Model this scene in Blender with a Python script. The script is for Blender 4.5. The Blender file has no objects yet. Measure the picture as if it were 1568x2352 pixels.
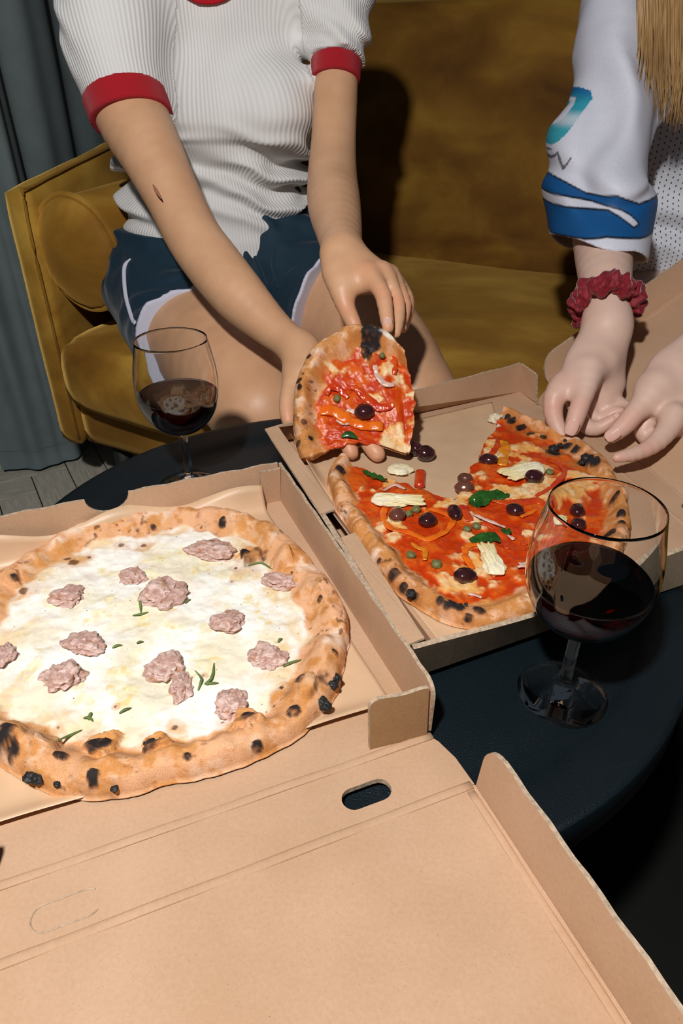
import bpy, bmesh, math, random
import numpy as np
from mathutils import Vector, Matrix, Euler
random.seed(7)
SC = bpy.context.scene
COL = SC.collection

# ------------------------------------------------------------------ camera
FPX, PITCH, CAMZ = 1615.0, math.atan(1050/1615), 0.86
cam_d = bpy.data.cameras.new('camera'); cam = bpy.data.objects.new('camera', cam_d); COL.objects.link(cam)
cam_d.sensor_fit = 'VERTICAL'; cam_d.sensor_height = 36.0; cam_d.lens = 36.0*FPX/2352
cam_d.clip_start = .01
cam.location = (0, 0, CAMZ); cam.rotation_euler = (math.pi/2-PITCH, 0, 0)
SC.camera = cam
# ------------------------------------------------------------------ world, light, exposure
w = bpy.data.worlds.new('world'); SC.world = w; w.use_nodes = True
w.node_tree.nodes['Background'].inputs[0].default_value = (.62, .80, 1, 1)
w.node_tree.nodes['Background'].inputs[1].default_value = .035
fl = bpy.data.lights.new('flash', 'POINT'); fl.energy = 62; fl.shadow_soft_size = .03; fl.color = (1, .98, .96)
flo = bpy.data.objects.new('flash', fl); COL.objects.link(flo); flo.location = (-.19, -.12, 1.43)
SC.view_settings.view_transform = 'Standard'; SC.view_settings.look = 'None'
SC.view_settings.exposure = 0.0; SC.view_settings.gamma = 1.0; SC.view_settings.use_curve_mapping = False
SC.cycles.use_denoising = True
SC.cycles.max_bounces = 16; SC.cycles.transmission_bounces = 14; SC.cycles.transparent_max_bounces = 12

# ------------------------------------------------------------------ measuring helpers (photo point -> place in the room)
_s, _c = math.sin(PITCH), math.cos(PITCH)
def ray(x, y):
    v = y-1176
    return np.array((x-784, _c*FPX-_s*v, -(_s*FPX+_c*v)))
def onz(x, y, z):
    r = ray(x, y); k = (z-CAMZ)/r[2]; return np.array((r[0]*k, r[1]*k, z))
def aty(x, y, yy):
    r = ray(x, y); k = yy/r[1]; return np.array((r[0]*k, yy, CAMZ+r[2]*k))
def cr(x, y, yy, wpx):                       # centre and radius of a limb section
    return aty(x, y, yy), wpx*.5*yy/ray(x, y)[1]

# ------------------------------------------------------------------ noise
def _hash(ix, iy, iz, seed):
    h = (ix.astype(np.uint32)*np.uint32(374761393) + iy.astype(np.uint32)*np.uint32(668265263)
         + iz.astype(np.uint32)*np.uint32(2147483647) + np.uint32((seed*974711) & 0xffffffff))
    h = (h ^ (h >> np.uint32(13)))*np.uint32(1274126177)
    h = (h ^ (h >> np.uint32(15)))*np.uint32(2246822519)
    h = h ^ (h >> np.uint32(16))
    return h.astype(np.float32)/np.float32(4294967295.0)*2-1
def noise(P, scale, seed=0):
    q = np.asarray(P, dtype=np.float32)*np.float32(scale)+np.float32(173.3)
    i = np.floor(q); f = q-i; i = i.astype(np.int64)
    u = f*f*(3-2*f)
    r = 0
    for dx in (0, 1):
        wx = u[..., 0] if dx else 1-u[..., 0]
        for dy in (0, 1):
            wy = u[..., 1] if dy else 1-u[..., 1]
            for dz in (0, 1):
                wz = u[..., 2] if dz else 1-u[..., 2]
                r = r+wx*wy*wz*_hash(i[..., 0]+dx, i[..., 1]+dy, i[..., 2]+dz, seed)
    return r
_ROT = np.array(Euler((.7, 1.1, .5)).to_matrix(), dtype=np.float32)
def fbm(P, scale, seed=0, oct=4):
    r = 0; a = 1; t = 0; P = np.asarray(P, dtype=np.float32)
    for o in range(oct):
        P = P@_ROT; r = r+a*noise(P, scale*2.03**o, seed+o*17); t += a; a *= .5
    return r/t*1.6
def sstep(a, b, x):
    t = np.clip((x-a)/(b-a), 0, 1); return t*t*(3-2*t)
def mixc(c1, c2, m):
    m = np.clip(np.asarray(m), 0, 1)[..., None]
    return np.asarray(c1)*(1-m)+np.asarray(c2)*m

# ------------------------------------------------------------------ object helpers
def tag(o, label=None, cat=None, group=None, kind=None):
    if label: o['label'] = label
    if cat: o['category'] = cat
    if group: o['group'] = group
    if kind: o['kind'] = kind
    return o
def empty(name, loc, label=None, cat=None, group=None, kind=None):
    o = bpy.data.objects.new(name, None); COL.objects.link(o); o.location = loc
    o.empty_display_size = .05
    return tag(o, label, cat, group, kind)
def link(name, me, mat, parent=None, smooth=True):
    o = bpy.data.objects.new(name, me); COL.objects.link(o)
    for m in (mat if isinstance(mat, (list, tuple)) else [mat]): me.materials.append(m)
    if smooth: me.polygons.foreach_set('use_smooth', np.ones(len(me.polygons), dtype=bool))
    if parent is not None:
        o.parent = parent
        o.matrix_parent_inverse = Matrix.Translation(parent.location).inverted() if parent.parent is None else Matrix()
    return o
def npmesh(name, V, F, mat, parent=None, smooth=True, col=None, attrs=None, matidx=None):
    V = np.asarray(V, dtype=np.float32); F = np.asarray(F, dtype=np.int32)
    me = bpy.data.meshes.new(name)
    me.vertices.add(len(V)); me.vertices.foreach_set('co', V.ravel())
    n = F.shape[1]
    me.loops.add(F.size); me.loops.foreach_set('vertex_index', F.ravel())
    me.polygons.add(len(F)); me.polygons.foreach_set('loop_start', np.arange(len(F), dtype=np.int32)*n)
    if matidx is not None: me.polygons.foreach_set('material_index', np.asarray(matidx, dtype=np.int32))
    me.update(calc_edges=True); me.validate()
    if col is not None:
        a = me.color_attributes.new('Col', 'FLOAT_COLOR', 'POINT')
        c4 = np.ones((len(V), 4), dtype=np.float32); c4[:, :3] = col; a.data.foreach_set('color', c4.ravel())
    for k, v in (attrs or {}).items():
        a = me.attributes.new(k, 'FLOAT', 'POINT'); a.data.foreach_set('value', np.asarray(v, dtype=np.float32))
    return link(name, me, mat, parent, smooth)
class MB:
    """collects shapes for ONE mesh object"""
    def __init__(s): s.v = []; s.f = []; s.m = []
    def add(s, V, F, m=0):
        n = len(s.v); s.v += [tuple(float(c) for c in p) for p in V]; s.f += [tuple(i+n for i in f) for f in F]; s.m += [m]*len(F)
    def build(s, name, mat, parent=None, smooth=False, bevel=0, sub=0):
        me = bpy.data.meshes.new(name); me.from_pydata(s.v, [], s.f); me.update()
        me.polygons.foreach_set('material_index', s.m)
        bm = bmesh.new(); bm.from_mesh(me); bmesh.ops.recalc_face_normals(bm, faces=bm.faces); bm.to_mesh(me); bm.free()
        o = link(name, me, mat, parent, smooth)
        if bevel:
            b = o.modifiers.new('bevel', 'BEVEL'); b.width = bevel; b.segments = 2; b.limit_method = 'ANGLE'; b.harden_normals = False
        if sub:
            b = o.modifiers.new('sub', 'SUBSURF'); b.levels = sub; b.render_levels = sub
        return o
def prism(poly, off, m_edge=1):
    """polygon (3-D points in order) given thickness along off; edge faces take material 1"""
    n = len(poly); P = [np.asarray(p, float) for p in poly]; off = np.asarray(off, float)
    V = P+[p+off for p in P]
    return V, [tuple(range(n)), tuple(range(2*n-1, n-1, -1))], [(i, (i+1) % n, n+(i+1) % n, n+i) for i in range(n)]
def panel(name, poly, off, mats, parent, bevel=0):
    b = MB(); V, cap, side = prism(poly, off); n = len(b.v)
    b.add(V, cap, 0); b.f += [tuple(f) for f in side]; b.m += [1]*len(side)
    return b.build(name, mats, parent, bevel=bevel)
def tube_mesh(path, radii, seg=8, flat=1.0, caps=True, normal=None):
    path = np.asarray(path, float); n = len(path); V = []; F = []
    T = np.gradient(path, axis=0); T /= np.linalg.norm(T, axis=1)[:, None]+1e-12
    up = np.array(normal if normal is not None else (0, 0, 1.0))
    A_ = np.cross(T, up); A_ /= np.linalg.norm(A_, axis=1)[:, None]+1e-9; B_ = np.cross(A_, T)
    for i in range(n):
        a = A_[i]; b = B_[i]
        r = radii[i] if hasattr(radii, '__len__') else radii
        for k in range(seg):
            t = 2*math.pi*k/seg; V.append(path[i]+r*(math.cos(t)*a+flat*math.sin(t)*b))
    for i in range(n-1):
        for k in range(seg):
            F.append((i*seg+k, i*seg+(k+1) % seg, (i+1)*seg+(k+1) % seg, (i+1)*seg+k))
    if caps: F.append(tuple(range(seg))[::-1]); F.append(tuple(range((n-1)*seg, n*seg)))
    return V, F
def spline(pts, n):
    pts = np.asarray(pts, float); m = len(pts)
    P = np.vstack([2*pts[0]-pts[1], pts, 2*pts[-1]-pts[-2]]); out = []
    for t in np.linspace(0, m-1-1e-9, n):
        i = int(t); f = t-i; a, b, c, d = P[i:i+4]
        out.append(.5*((2*b)+(-a+c)*f+(2*a-5*b+4*c-d)*f*f+(-a+3*b-3*c+d)*f**3))
    return np.array(out)
def lathe(profile, seg=64, center=(0, 0, 0), closed=True):
    V = []; F = []; n = len(profile); c = np.array(center)
    for (r, z) in profile:
        for k in range(seg):
            t = 2*math.pi*k/seg; V.append(c+(r*math.cos(t), r*math.sin(t), z))
    for i in range(n if closed else n-1):
        j = (i+1) % n
        for k in range(seg):
            F.append((i*seg+k, i*seg+(k+1) % seg, j*seg+(k+1) % seg, j*seg+k))
    return V, F

# ------------------------------------------------------------------ materials
def mat(name):
    m = bpy.data.materials.new(name); m.use_nodes = True; nt = m.node_tree
    return m, nt, nt.nodes['Principled BSDF']
def N(nt, t, **kw):
    n = nt.nodes.new(t)
    for k, v in kw.items():
        if k in n.inputs: n.inputs[k].default_value = v
        else: setattr(n, k, v)
    return n
def simple(name, col, rough=.5, spec=.5, metal=0, bump=0, bscale=300, var=0, vscale=40, col2=None, sheen=0, sss=0, coat=0, detail=4, stretch=None):
    m, nt, b = mat(name); L = nt.links
    b.inputs['Base Color'].default_value = (*col, 1); b.inputs['Roughness'].default_value = rough
    b.inputs['Specular IOR Level'].default_value = spec; b.inputs['Metallic'].default_value = metal
    tc = N(nt, 'ShaderNodeTexCoord'); vec = tc.outputs['Object']
    if stretch:
        mp = N(nt, 'ShaderNodeMapping'); mp.inputs['Scale'].default_value = stretch; L.new(vec, mp.inputs[0]); vec = mp.outputs[0]
    if sheen: b.inputs['Sheen Weight'].default_value = sheen; b.inputs['Sheen Roughness'].default_value = .35
    if sss:
        b.inputs['Subsurface Weight'].default_value = sss; b.inputs['Subsurface Radius'].default_value = (1, .35, .2); b.inputs['Subsurface Scale'].default_value = .006
    if coat: b.inputs['Coat Weight'].default_value = coat; b.inputs['Coat Roughness'].default_value = .08
    if var:
        n = N(nt, 'ShaderNodeTexNoise', Scale=vscale, Detail=detail); L.new(vec, n.inputs['Vector'])
        r = N(nt, 'ShaderNodeMapRange'); r.inputs[1].default_value = .3; r.inputs[2].default_value = .7; L.new(n.outputs[0], r.inputs[0])
        mx = N(nt, 'ShaderNodeMix', data_type='RGBA'); c2 = col2 or tuple(c*(1-var) for c in col)
        mx.inputs[6].default_value = (*col, 1); mx.inputs[7].default_value = (*c2, 1)
        L.new(r.outputs[0], mx.inputs[0]); L.new(mx.outputs[2], b.inputs['Base Color'])
    if bump:
        n = N(nt, 'ShaderNodeTexNoise', Scale=bscale, Detail=3); L.new(vec, n.inputs['Vector'])
        bp = N(nt, 'ShaderNodeBump', Strength=bump, Distance=.001); L.new(n.outputs[0], bp.inputs['Height']); L.new(bp.outputs[0], b.inputs['Normal'])
    return m
def painted(name, rough=.5, wet=True, bump=.4, bscale=900, sss=0, spec=.5, coat=0, lo=.82, hi=1.12):
    """base colour from the colour attribute, roughness from attribute Wet"""
    m, nt, b = mat(name); L = nt.links
    a = N(nt, 'ShaderNodeAttribute', attribute_name='Col')
    tc = N(nt, 'ShaderNodeTexCoord'); n = N(nt, 'ShaderNodeTexNoise', Scale=bscale, Detail=4); L.new(tc.outputs['Object'], n.inputs['Vector'])
    r = N(nt, 'ShaderNodeMapRange'); r.inputs[1].default_value = .3; r.inputs[2].default_value = .7; r.inputs[3].default_value = lo; r.inputs[4].default_value = hi
    L.new(n.outputs[0], r.inputs[0])
    mx = N(nt, 'ShaderNodeVectorMath', operation='SCALE'); L.new(a.outputs['Color'], mx.inputs[0]); L.new(r.outputs[0], mx.inputs['Scale'])
    L.new(mx.outputs[0], b.inputs['Base Color'])
    b.inputs['Roughness'].default_value = rough; b.inputs['Specular IOR Level'].default_value = spec
    if wet:
        w_ = N(nt, 'ShaderNodeAttribute', attribute_name='Wet'); rr = N(nt, 'ShaderNodeMapRange'); rr.inputs[3].default_value = rough; rr.inputs[4].default_value = .24
        L.new(w_.outputs['Fac'], rr.inputs[0]); L.new(rr.outputs[0], b.inputs['Roughness'])
    if sss:
        b.inputs['Subsurface Weight'].default_value = sss; b.inputs['Subsurface Radius'].default_value = (1, .5, .3); b.inputs['Subsurface Scale'].default_value = .004
    if coat: b.inputs['Coat Weight'].default_value = coat; b.inputs['Coat Roughness'].default_value = .1
    bp = N(nt, 'ShaderNodeBump', Strength=bump, Distance=.0008); L.new(n.outputs[0], bp.inputs['Height']); L.new(bp.outputs[0], b.inputs['Normal'])
    return m
def kraft(name, c1, c2):
    m, nt, b = mat(name); L = nt.links
    tc = N(nt, 'ShaderNodeTexCoord')
    n1 = N(nt, 'ShaderNodeTexNoise', Scale=14, Detail=5); n2 = N(nt, 'ShaderNodeTexNoise', Scale=420, Detail=3); n3 = N(nt, 'ShaderNodeTexNoise', Scale=1500, Detail=1)
    for n in (n1, n2, n3): L.new(tc.outputs['Object'], n.inputs['Vector'])
    ad = N(nt, 'ShaderNodeMath', operation='MULTIPLY_ADD'); ad.inputs[1].default_value = .5; L.new(n2.outputs[0], ad.inputs[0]); L.new(n1.outputs[0], ad.inputs[2])
    r = N(nt, 'ShaderNodeMapRange'); r.inputs[1].default_value = .55; r.inputs[2].default_value = .95; L.new(ad.outputs[0], r.inputs[0])
    mx = N(nt, 'ShaderNodeMix', data_type='RGBA'); mx.inputs[6].default_value = (*c1, 1); mx.inputs[7].default_value = (*c2, 1)
    L.new(r.outputs[0], mx.inputs[0])
    sp = N(nt, 'ShaderNodeMapRange'); sp.inputs[1].default_value = .70; sp.inputs[2].default_value = .78; L.new(n3.outputs[0], sp.inputs[0])
    m2 = N(nt, 'ShaderNodeMix', data_type='RGBA'); m2.inputs[7].default_value = (c2[0]*.6, c2[1]*.55, c2[2]*.5, 1)
    L.new(sp.outputs[0], m2.inputs[0]); L.new(mx.outputs[2], m2.inputs[6]); L.new(m2.outputs[2], b.inputs['Base Color'])
    b.inputs['Roughness'].default_value = .85; b.inputs['Specular IOR Level'].default_value = .2
    bp = N(nt, 'ShaderNodeBump', Strength=.25, Distance=.0004); L.new(n2.outputs[0], bp.inputs['Height']); L.new(bp.outputs[0], b.inputs['Normal'])
    return m
M = {}
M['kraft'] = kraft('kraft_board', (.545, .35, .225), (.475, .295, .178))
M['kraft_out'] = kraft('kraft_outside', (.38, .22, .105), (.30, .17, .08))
M['edge'] = simple('board_edge', (.58, .43, .30), .9, .1, var=.45, vscale=300, bump=.5, bscale=500)
M['paper'] = simple('parchment', (.66, .44, .27), .42, .4, bump=.3, bscale=60, var=.12, vscale=30)
M['table'] = simple('table_metal', (.0028, .008, .0115), .38, .5, bump=.5, bscale=900, var=.3, vscale=8)
M['cheese_p'] = painted('baked_cheese', .5, True, .12, 380, sss=.06, spec=.22, lo=.94, hi=1.04)
M['crust_p'] = painted('baked_crust', .75, True, .5, 1100, spec=.3)
M['meat'] = painted('sausage_meat', .38, False, .6, 700, sss=.1)
M['olive'] = simple('olive_skin', (.055, .012, .014), .16, .6, var=.9, vscale=90, col2=(.018, .006, .008), coat=.4, bump=.25, bscale=220)
M['olive_light'] = simple('pale_olive_skin', (.16, .055, .035), .2, .6, var=.9, vscale=90, col2=(.09, .028, .02), coat=.3, bump=.2, bscale=220)
M['caper'] = simple('caper_skin', (.20, .20, .07), .45, .5, var=.9, vscale=500, col2=(.10, .11, .03), bump=.8, bscale=600)
M['artichoke'] = simple('artichoke_flesh', (.80, .66, .36), .35, .5, var=.9, vscale=60, col2=(.85, .78, .58), bump=.4, bscale=150, sss=.1)
M['pepper_red'] = simple('red_pepper', (.52, .022, .006), .22, .5, var=.6, vscale=60, col2=(.62, .075, .008), bump=.5, bscale=260, coat=.1)
M['pepper_orange'] = simple('orange_pepper', (.82, .20, .01), .22, .5, var=.6, vscale=60, col2=(.75, .10, .008), bump=.5, bscale=260, coat=.1)
M['pepper_yellow'] = simple('yellow_pepper', (.75, .27, .015), .22, .5, var=.6, vscale=60, col2=(.65, .18, .01), bump=.5, bscale=260, coat=.1)
M['basil'] = simple('basil_leaf', (.03, .13, .015), .25, .6, var=.9, vscale=80, col2=(.01, .05, .008), bump=.6, bscale=150, coat=.3)
M['onion'] = simple('onion_shred', (.80, .52, .42), .3, .5, var=.3, vscale=100, sss=.1)
M['rosemary'] = simple('rosemary_leaf', (.17, .26, .07), .5, .4, var=.6, vscale=120)
M['char'] = simple('charred_dough', (.012, .012, .013), .55, .5, bump=1, bscale=400)
M['peppercorn'] = simple('ground_pepper', (.03, .018, .012), .5, .5, var=.8, vscale=300, col2=(.15, .07, .03))
def glass(name, col=(1, 1, 1), ior=1.5, rough=0, dens=0, acol=None):
    m = bpy.data.materials.new(name); m.use_nodes = True; nt = m.node_tree; nt.nodes.clear()
    o = nt.nodes.new('ShaderNodeOutputMaterial'); g = nt.nodes.new('ShaderNodeBsdfGlass')
    g.inputs['Color'].default_value = (*col, 1); g.inputs['IOR'].default_value = ior; g.inputs['Roughness'].default_value = rough
    nt.links.new(g.outputs[0], o.inputs['Surface'])
    if dens:
        v = nt.nodes.new('ShaderNodeVolumeAbsorption'); v.inputs['Color'].default_value = (*acol, 1); v.inputs['Density'].default_value = dens
        nt.links.new(v.outputs[0], o.inputs['Volume'])
    return m
M['glass'] = glass('clear_glass', ior=1.5)
M['wine'] = glass('red_wine', (1, 1, 1), 1.34, 0, 300, (.80, .02, .03))
def skin(name, c1, c2, red):
    m, nt, b = mat(name); L = nt.links
    tc = N(nt, 'ShaderNodeTexCoord'); n = N(nt, 'ShaderNodeTexNoise', Scale=22, Detail=5); L.new(tc.outputs['Object'], n.inputs['Vector'])
    r = N(nt, 'ShaderNodeMapRange'); r.inputs[1].default_value = .35; r.inputs[2].default_value = .65; L.new(n.outputs[0], r.inputs[0])
    mx = N(nt, 'ShaderNodeMix', data_type='RGBA'); mx.inputs[6].default_value = (*c1, 1); mx.inputs[7].default_value = (*c2, 1); L.new(r.outputs[0], mx.inputs[0])
    a = N(nt, 'ShaderNodeAttribute', attribute_name='Flush')
    m2 = N(nt, 'ShaderNodeMix', data_type='RGBA'); m2.inputs[7].default_value = (*red, 1)
    L.new(a.outputs['Fac'], m2.inputs[0]); L.new(mx.outputs[2], m2.inputs[6]); L.new(m2.outputs[2], b.inputs['Base Color'])
    b.inputs['Roughness'].default_value = .45; b.inputs['Specular IOR Level'].default_value = .4
    b.inputs['Subsurface Weight'].default_value = .12; b.inputs['Subsurface Radius'].default_value = (1, .35, .2); b.inputs['Subsurface Scale'].default_value = .006
    f = N(nt, 'ShaderNodeTexVoronoi', Scale=700); L.new(tc.outputs['Object'], f.inputs['Vector'])
    bp = N(nt, 'ShaderNodeBump', Strength=.12, Distance=.0004); L.new(f.outputs[0], bp.inputs['Height'])
    f2 = N(nt, 'ShaderNodeTexNoise', Scale=90, Detail=3); L.new(tc.outputs['Object'], f2.inputs['Vector'])
    bp2 = N(nt, 'ShaderNodeBump', Strength=.15, Distance=.0012); L.new(f2.outputs[0], bp2.inputs['Height']); L.new(bp.outputs[0], bp2.inputs['Normal']); L.new(bp2.outputs[0], b.inputs['Normal'])
    return m
M['skin_warm'] = skin('warm_skin', (.66, .375, .215), (.59, .325, .18), (.70, .30, .17))
M['skin_pale'] = skin('pale_skin', (.68, .47, .38), (.63, .42, .33), (.70, .34, .26))
M['nail'] = simple('fingernail', (.72, .44, .36), .18, .6, coat=.5)
def velvet(name, c1, c2, c3):
    m, nt, b = mat(name); L = nt.links
    tc = N(nt, 'ShaderNodeTexCoord')
    mp = N(nt, 'ShaderNodeMapping'); mp.inputs['Scale'].default_value = (1, 1, 1.6); L.new(tc.outputs['Object'], mp.inputs[0])
    n = N(nt, 'ShaderNodeTexNoise', Scale=4.5, Detail=6, Distortion=.35); L.new(mp.outputs[0], n.inputs['Vector'])
    n2 = N(nt, 'ShaderNodeTexNoise', Scale=700, Detail=2); L.new(mp.outputs[0], n2.inputs['Vector'])
    cr_ = N(nt, 'ShaderNodeValToRGB'); e = cr_.color_ramp.elements
    e[0].position = .33; e[0].color = (*c1, 1); e[1].position = .74; e[1].color = (*c3, 1); x = cr_.color_ramp.elements.new(.52); x.color = (*c2, 1)
    L.new(n.outputs[0], cr_.inputs[0]); L.new(cr_.outputs[0], b.inputs['Base Color'])
    b.inputs['Roughness'].default_value = .75; b.inputs['Specular IOR Level'].default_value = .25
    b.inputs['Sheen Weight'].default_value = .6; b.inputs['Sheen Roughness'].default_value = .4; b.inputs['Sheen Tint'].default_value = (1, .62, .16, 1)
    bp = N(nt, 'ShaderNodeBump', Strength=.4, Distance=.001); L.new(n2.outputs[0], bp.inputs['Height'])
    bp2 = N(nt, 'ShaderNodeBump', Strength=.35, Distance=.012); L.new(n.outputs[0], bp2.inputs['Height']); L.new(bp.outputs[0], bp2.inputs['Normal']); L.new(bp2.outputs[0], b.inputs['Normal'])
    return m
M['velvet'] = velvet('ochre_velvet', (.115, .043, .004), (.21, .092, .009), (.38, .20, .024))
M['velvet_lit'] = velvet('ochre_velvet_lit', (.17, .068, .006), (.32, .15, .016), (.60, .35, .055))  # same ochre velvet, the light its nap catches mixed into the colours
M['curtain'] = simple('curtain_cloth', (.155, .19, .195), .9, .1, bump=.5, bscale=900, var=.15, vscale=20)
M['wall'] = simple('dark_wall', (.01, .016, .028), .8, .2)
M['plank'] = simple('grey_oak', (.58, .55, .45), .6, .3, var=.5, vscale=18, bump=.4, bscale=60, stretch=(1, 12, 1), col2=(.38, .355, .29))
M['grout'] = simple('floor_joint', (.012, .012, .011), .9, .1)
def ribbed(name, col, period, depth=.0008, rough=.9):
    m, nt, b = mat(name); L = nt.links
    a = N(nt, 'ShaderNodeAttribute', attribute_name='Rib')
    mu = N(nt, 'ShaderNodeMath', operation='MULTIPLY'); mu.inputs[1].default_value = 2*math.pi/period; L.new(a.outputs['Fac'], mu.inputs[0])
    si = N(nt, 'ShaderNodeMath', operation='SINE'); L.new(mu.outputs[0], si.inputs[0])
    b.inputs['Base Color'].default_value = (*col, 1); b.inputs['Roughness'].default_value = rough; b.inputs['Specular IOR Level'].default_value = .15
    b.inputs['Sheen Weight'].default_value = .15
    mr = N(nt, 'ShaderNodeMapRange'); mr.inputs[1].default_value = -1; mr.inputs[3].default_value = .92; L.new(si.outputs[0], mr.inputs[0])
    sc = N(nt, 'ShaderNodeVectorMath', operation='SCALE'); sc.inputs[0].default_value = col; L.new(mr.outputs[0], sc.inputs['Scale']); L.new(sc.outputs[0], b.inputs['Base Color'])
    bp = N(nt, 'ShaderNodeBump', Strength=.55, Distance=depth); L.new(si.outputs[0], bp.inputs['Height'])
    tc = N(nt, 'ShaderNodeTexCoord'); n = N(nt, 'ShaderNodeTexNoise', Scale=1200, Detail=2); L.new(tc.outputs['Object'], n.inputs['Vector'])
    bp2 = N(nt, 'ShaderNodeBump', Strength=.3, Distance=.0005); L.new(n.outputs[0], bp2.inputs['Height']); L.new(bp.outputs[0], bp2.inputs['Normal']); L.new(bp2.outputs[0], b.inputs['Normal'])
    return m
M['knit'] = ribbed('white_rib_knit', (.76, .745, .725), .0052, .0006)
M['cuff'] = ribbed('red_rib_cuff', (.42, .012, .02), .002, .0004)
M['shorts'] = simple('navy_jersey', (.008, .030, .052), .7, .3, bump=.4, bscale=1500, sheen=.15)
M['trim'] = simple('white_trim', (.62, .62, .74), .7, .3, bump=.3, bscale=1200)
M['jersey'] = painted('sports_jersey', .5, False, .25, 1500, spec=.35)
M['scrunchie'] = simple('burgundy_velvet', (.13, .006, .012), .6, .3, var=.8, vscale=250, col2=(.28, .014, .025), bump=.8, bscale=350, sheen=.5)
M['hair'] = simple('blonde_hair', (.58, .36, .16), .32, .5, var=.9, vscale=110, col2=(.30, .165, .06), stretch=(1, 1, .06))
def mesh_cloth():
    m, nt, b = mat('perforated_jersey'); L = nt.links
    tc = N(nt, 'ShaderNodeTexCoord'); sx = N(nt, 'ShaderNodeSeparateXYZ'); L.new(tc.outputs['Object'], sx.inputs[0])
    def mth(op, a, b_=None):
        n = N(nt, 'ShaderNodeMath', operation=op)
        for i, v in enumerate((a, b_)):
            if v is None: continue
            if isinstance(v, (int, float)): n.inputs[i].default_value = v
            else: L.new(v, n.inputs[i])
        return n.outputs[0]
    nn = N(nt, 'ShaderNodeTexNoise', Scale=9, Detail=1); L.new(tc.outputs['Object'], nn.inputs['Vector'])
    x = mth('ADD', mth('MULTIPLY', sx.outputs[0], 145), mth('MULTIPLY', nn.outputs[0], 2.2)); z = mth('ADD', mth('MULTIPLY', sx.outputs[2], 120), mth('MULTIPLY', nn.outputs[0], 3))
    col = mth('FLOOR', x); zz = mth('ADD', z, mth('MULTIPLY', col, .5))
    fx = mth('SUBTRACT', mth('FRACT', x), .5); fz = mth('SUBTRACT', mth('FRACT', zz), .5)
    d = mth('SQRT', mth('ADD', mth('MULTIPLY', mth('MULTIPLY', fx, fx), 2.6), mth('MULTIPLY', fz, fz)))
    h = mth('MULTIPLY', mth('LESS_THAN', d, .2), mth('LESS_THAN', sx.outputs[2], .769))
    mx = N(nt, 'ShaderNodeMix', data_type='RGBA'); mx.inputs[6].default_value = (.64, .66, .72, 1); mx.inputs[7].default_value = (.06, .065, .08, 1)
    L.new(h, mx.inputs[0]); L.new(mx.outputs[2], b.inputs['Base Color']); b.inputs['Roughness'].default_value = .6
    bp = N(nt, 'ShaderNodeBump', Strength=.6, Distance=.001, invert=True); L.new(h, bp.inputs['Height']); L.new(bp.outputs[0], b.inputs['Normal'])
    return m
M['mesh'] = mesh_cloth()

# ================================================================== SETTING
def box_mb(mb, x0, x1, y0, y1, z0, z1, m=0):
    V = [(x, y, z) for z in (z0, z1) for y in (y0, y1) for x in (x0, x1)]
    mb.add(V, [(0, 2, 3, 1), (4, 5, 7, 6), (0, 1, 5, 4), (2, 6, 7, 3), (0, 4, 6, 2), (1, 3, 7, 5)], m)
b = MB(); box_mb(b, -2.6, 2.6, -1.6, 3.2, -.05, -.004); floor_o = b.build('floor', M['grout']); tag(floor_o, kind='structure')
b = MB(); box_mb(b, -2.6, 2.6, 3.0, 3.1, -.004, 2.7); tag(b.build('wall_back', M['wall']), kind='structure')
b = MB(); box_mb(b, -2.6, -2.5, -1.6, 3.0, -.004, 2.7); tag(b.build('wall_left', M['wall']), kind='structure')
# herringbone planks, each a part of the floor
PW, PL, FA = .085, .51, math.radians(29.5)
ca, sa = math.cos(FA), math.sin(FA)
def plank_mesh(L_, W_, name):
    g = .0012; bm = bmesh.new(); v = []
    for z, i in ((-.004, 0), (-.0006, 0), (0, .0012)):
        for (x, y) in ((g+i, g+i), (L_-g-i, g+i), (L_-g-i, W_-g-i), (g+i, W_-g-i)): v.append(bm.verts.new((x, y, z)))
    for r in (0, 4):
        for k in range(4): bm.faces.new((v[r+k], v[r+(k+1) % 4], v[r+4+(k+1) % 4], v[r+4+k]))
    bm.faces.new(v[8:12]); me = bpy.data.meshes.new(name); bm.to_mesh(me); bm.free()
    return me
mh = plank_mesh(PL, PW, 'plank'); mv = plank_mesh(PW, PL, 'plank')
mh.materials.append(M['plank'])
pv = simple('grey_oak_cross', (.60, .56, .46), .6, .3, var=.5, vscale=18, bump=.4, bscale=60, stretch=(12, 1, 1), col2=(.40, .37, .30)); mv.materials.append(pv)
pl = []
for m_ in range(-8, 9):
    for i in range(-60, 60):
        for kind in (0, 1):
            x = i*PW+m_*PL; y = i*PW-m_*PL+(PW if kind else 0)
            cx, cy = (x+PL/2, y+PW/2) if kind == 0 else (x+PW/2, y+PL/2)
            X = cx*ca-cy*sa-.4; Y = cx*sa+cy*ca+1.2
            if -1.45 < X < .12 and .3 < Y < 2.0: pl.append((math.hypot(X+.75, Y-1.4), kind, x, y))
pl.sort()
for d, kind, x, y in pl[:120]:
    o = bpy.data.objects.new('plank', mv if kind else mh); COL.objects.link(o)
    o.location = (x*ca-y*sa-.4, x*sa+y*ca+1.2, random.uniform(-.0004, .0003)); o.rotation_euler = (0, 0, FA); o.parent = floor_o

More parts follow.
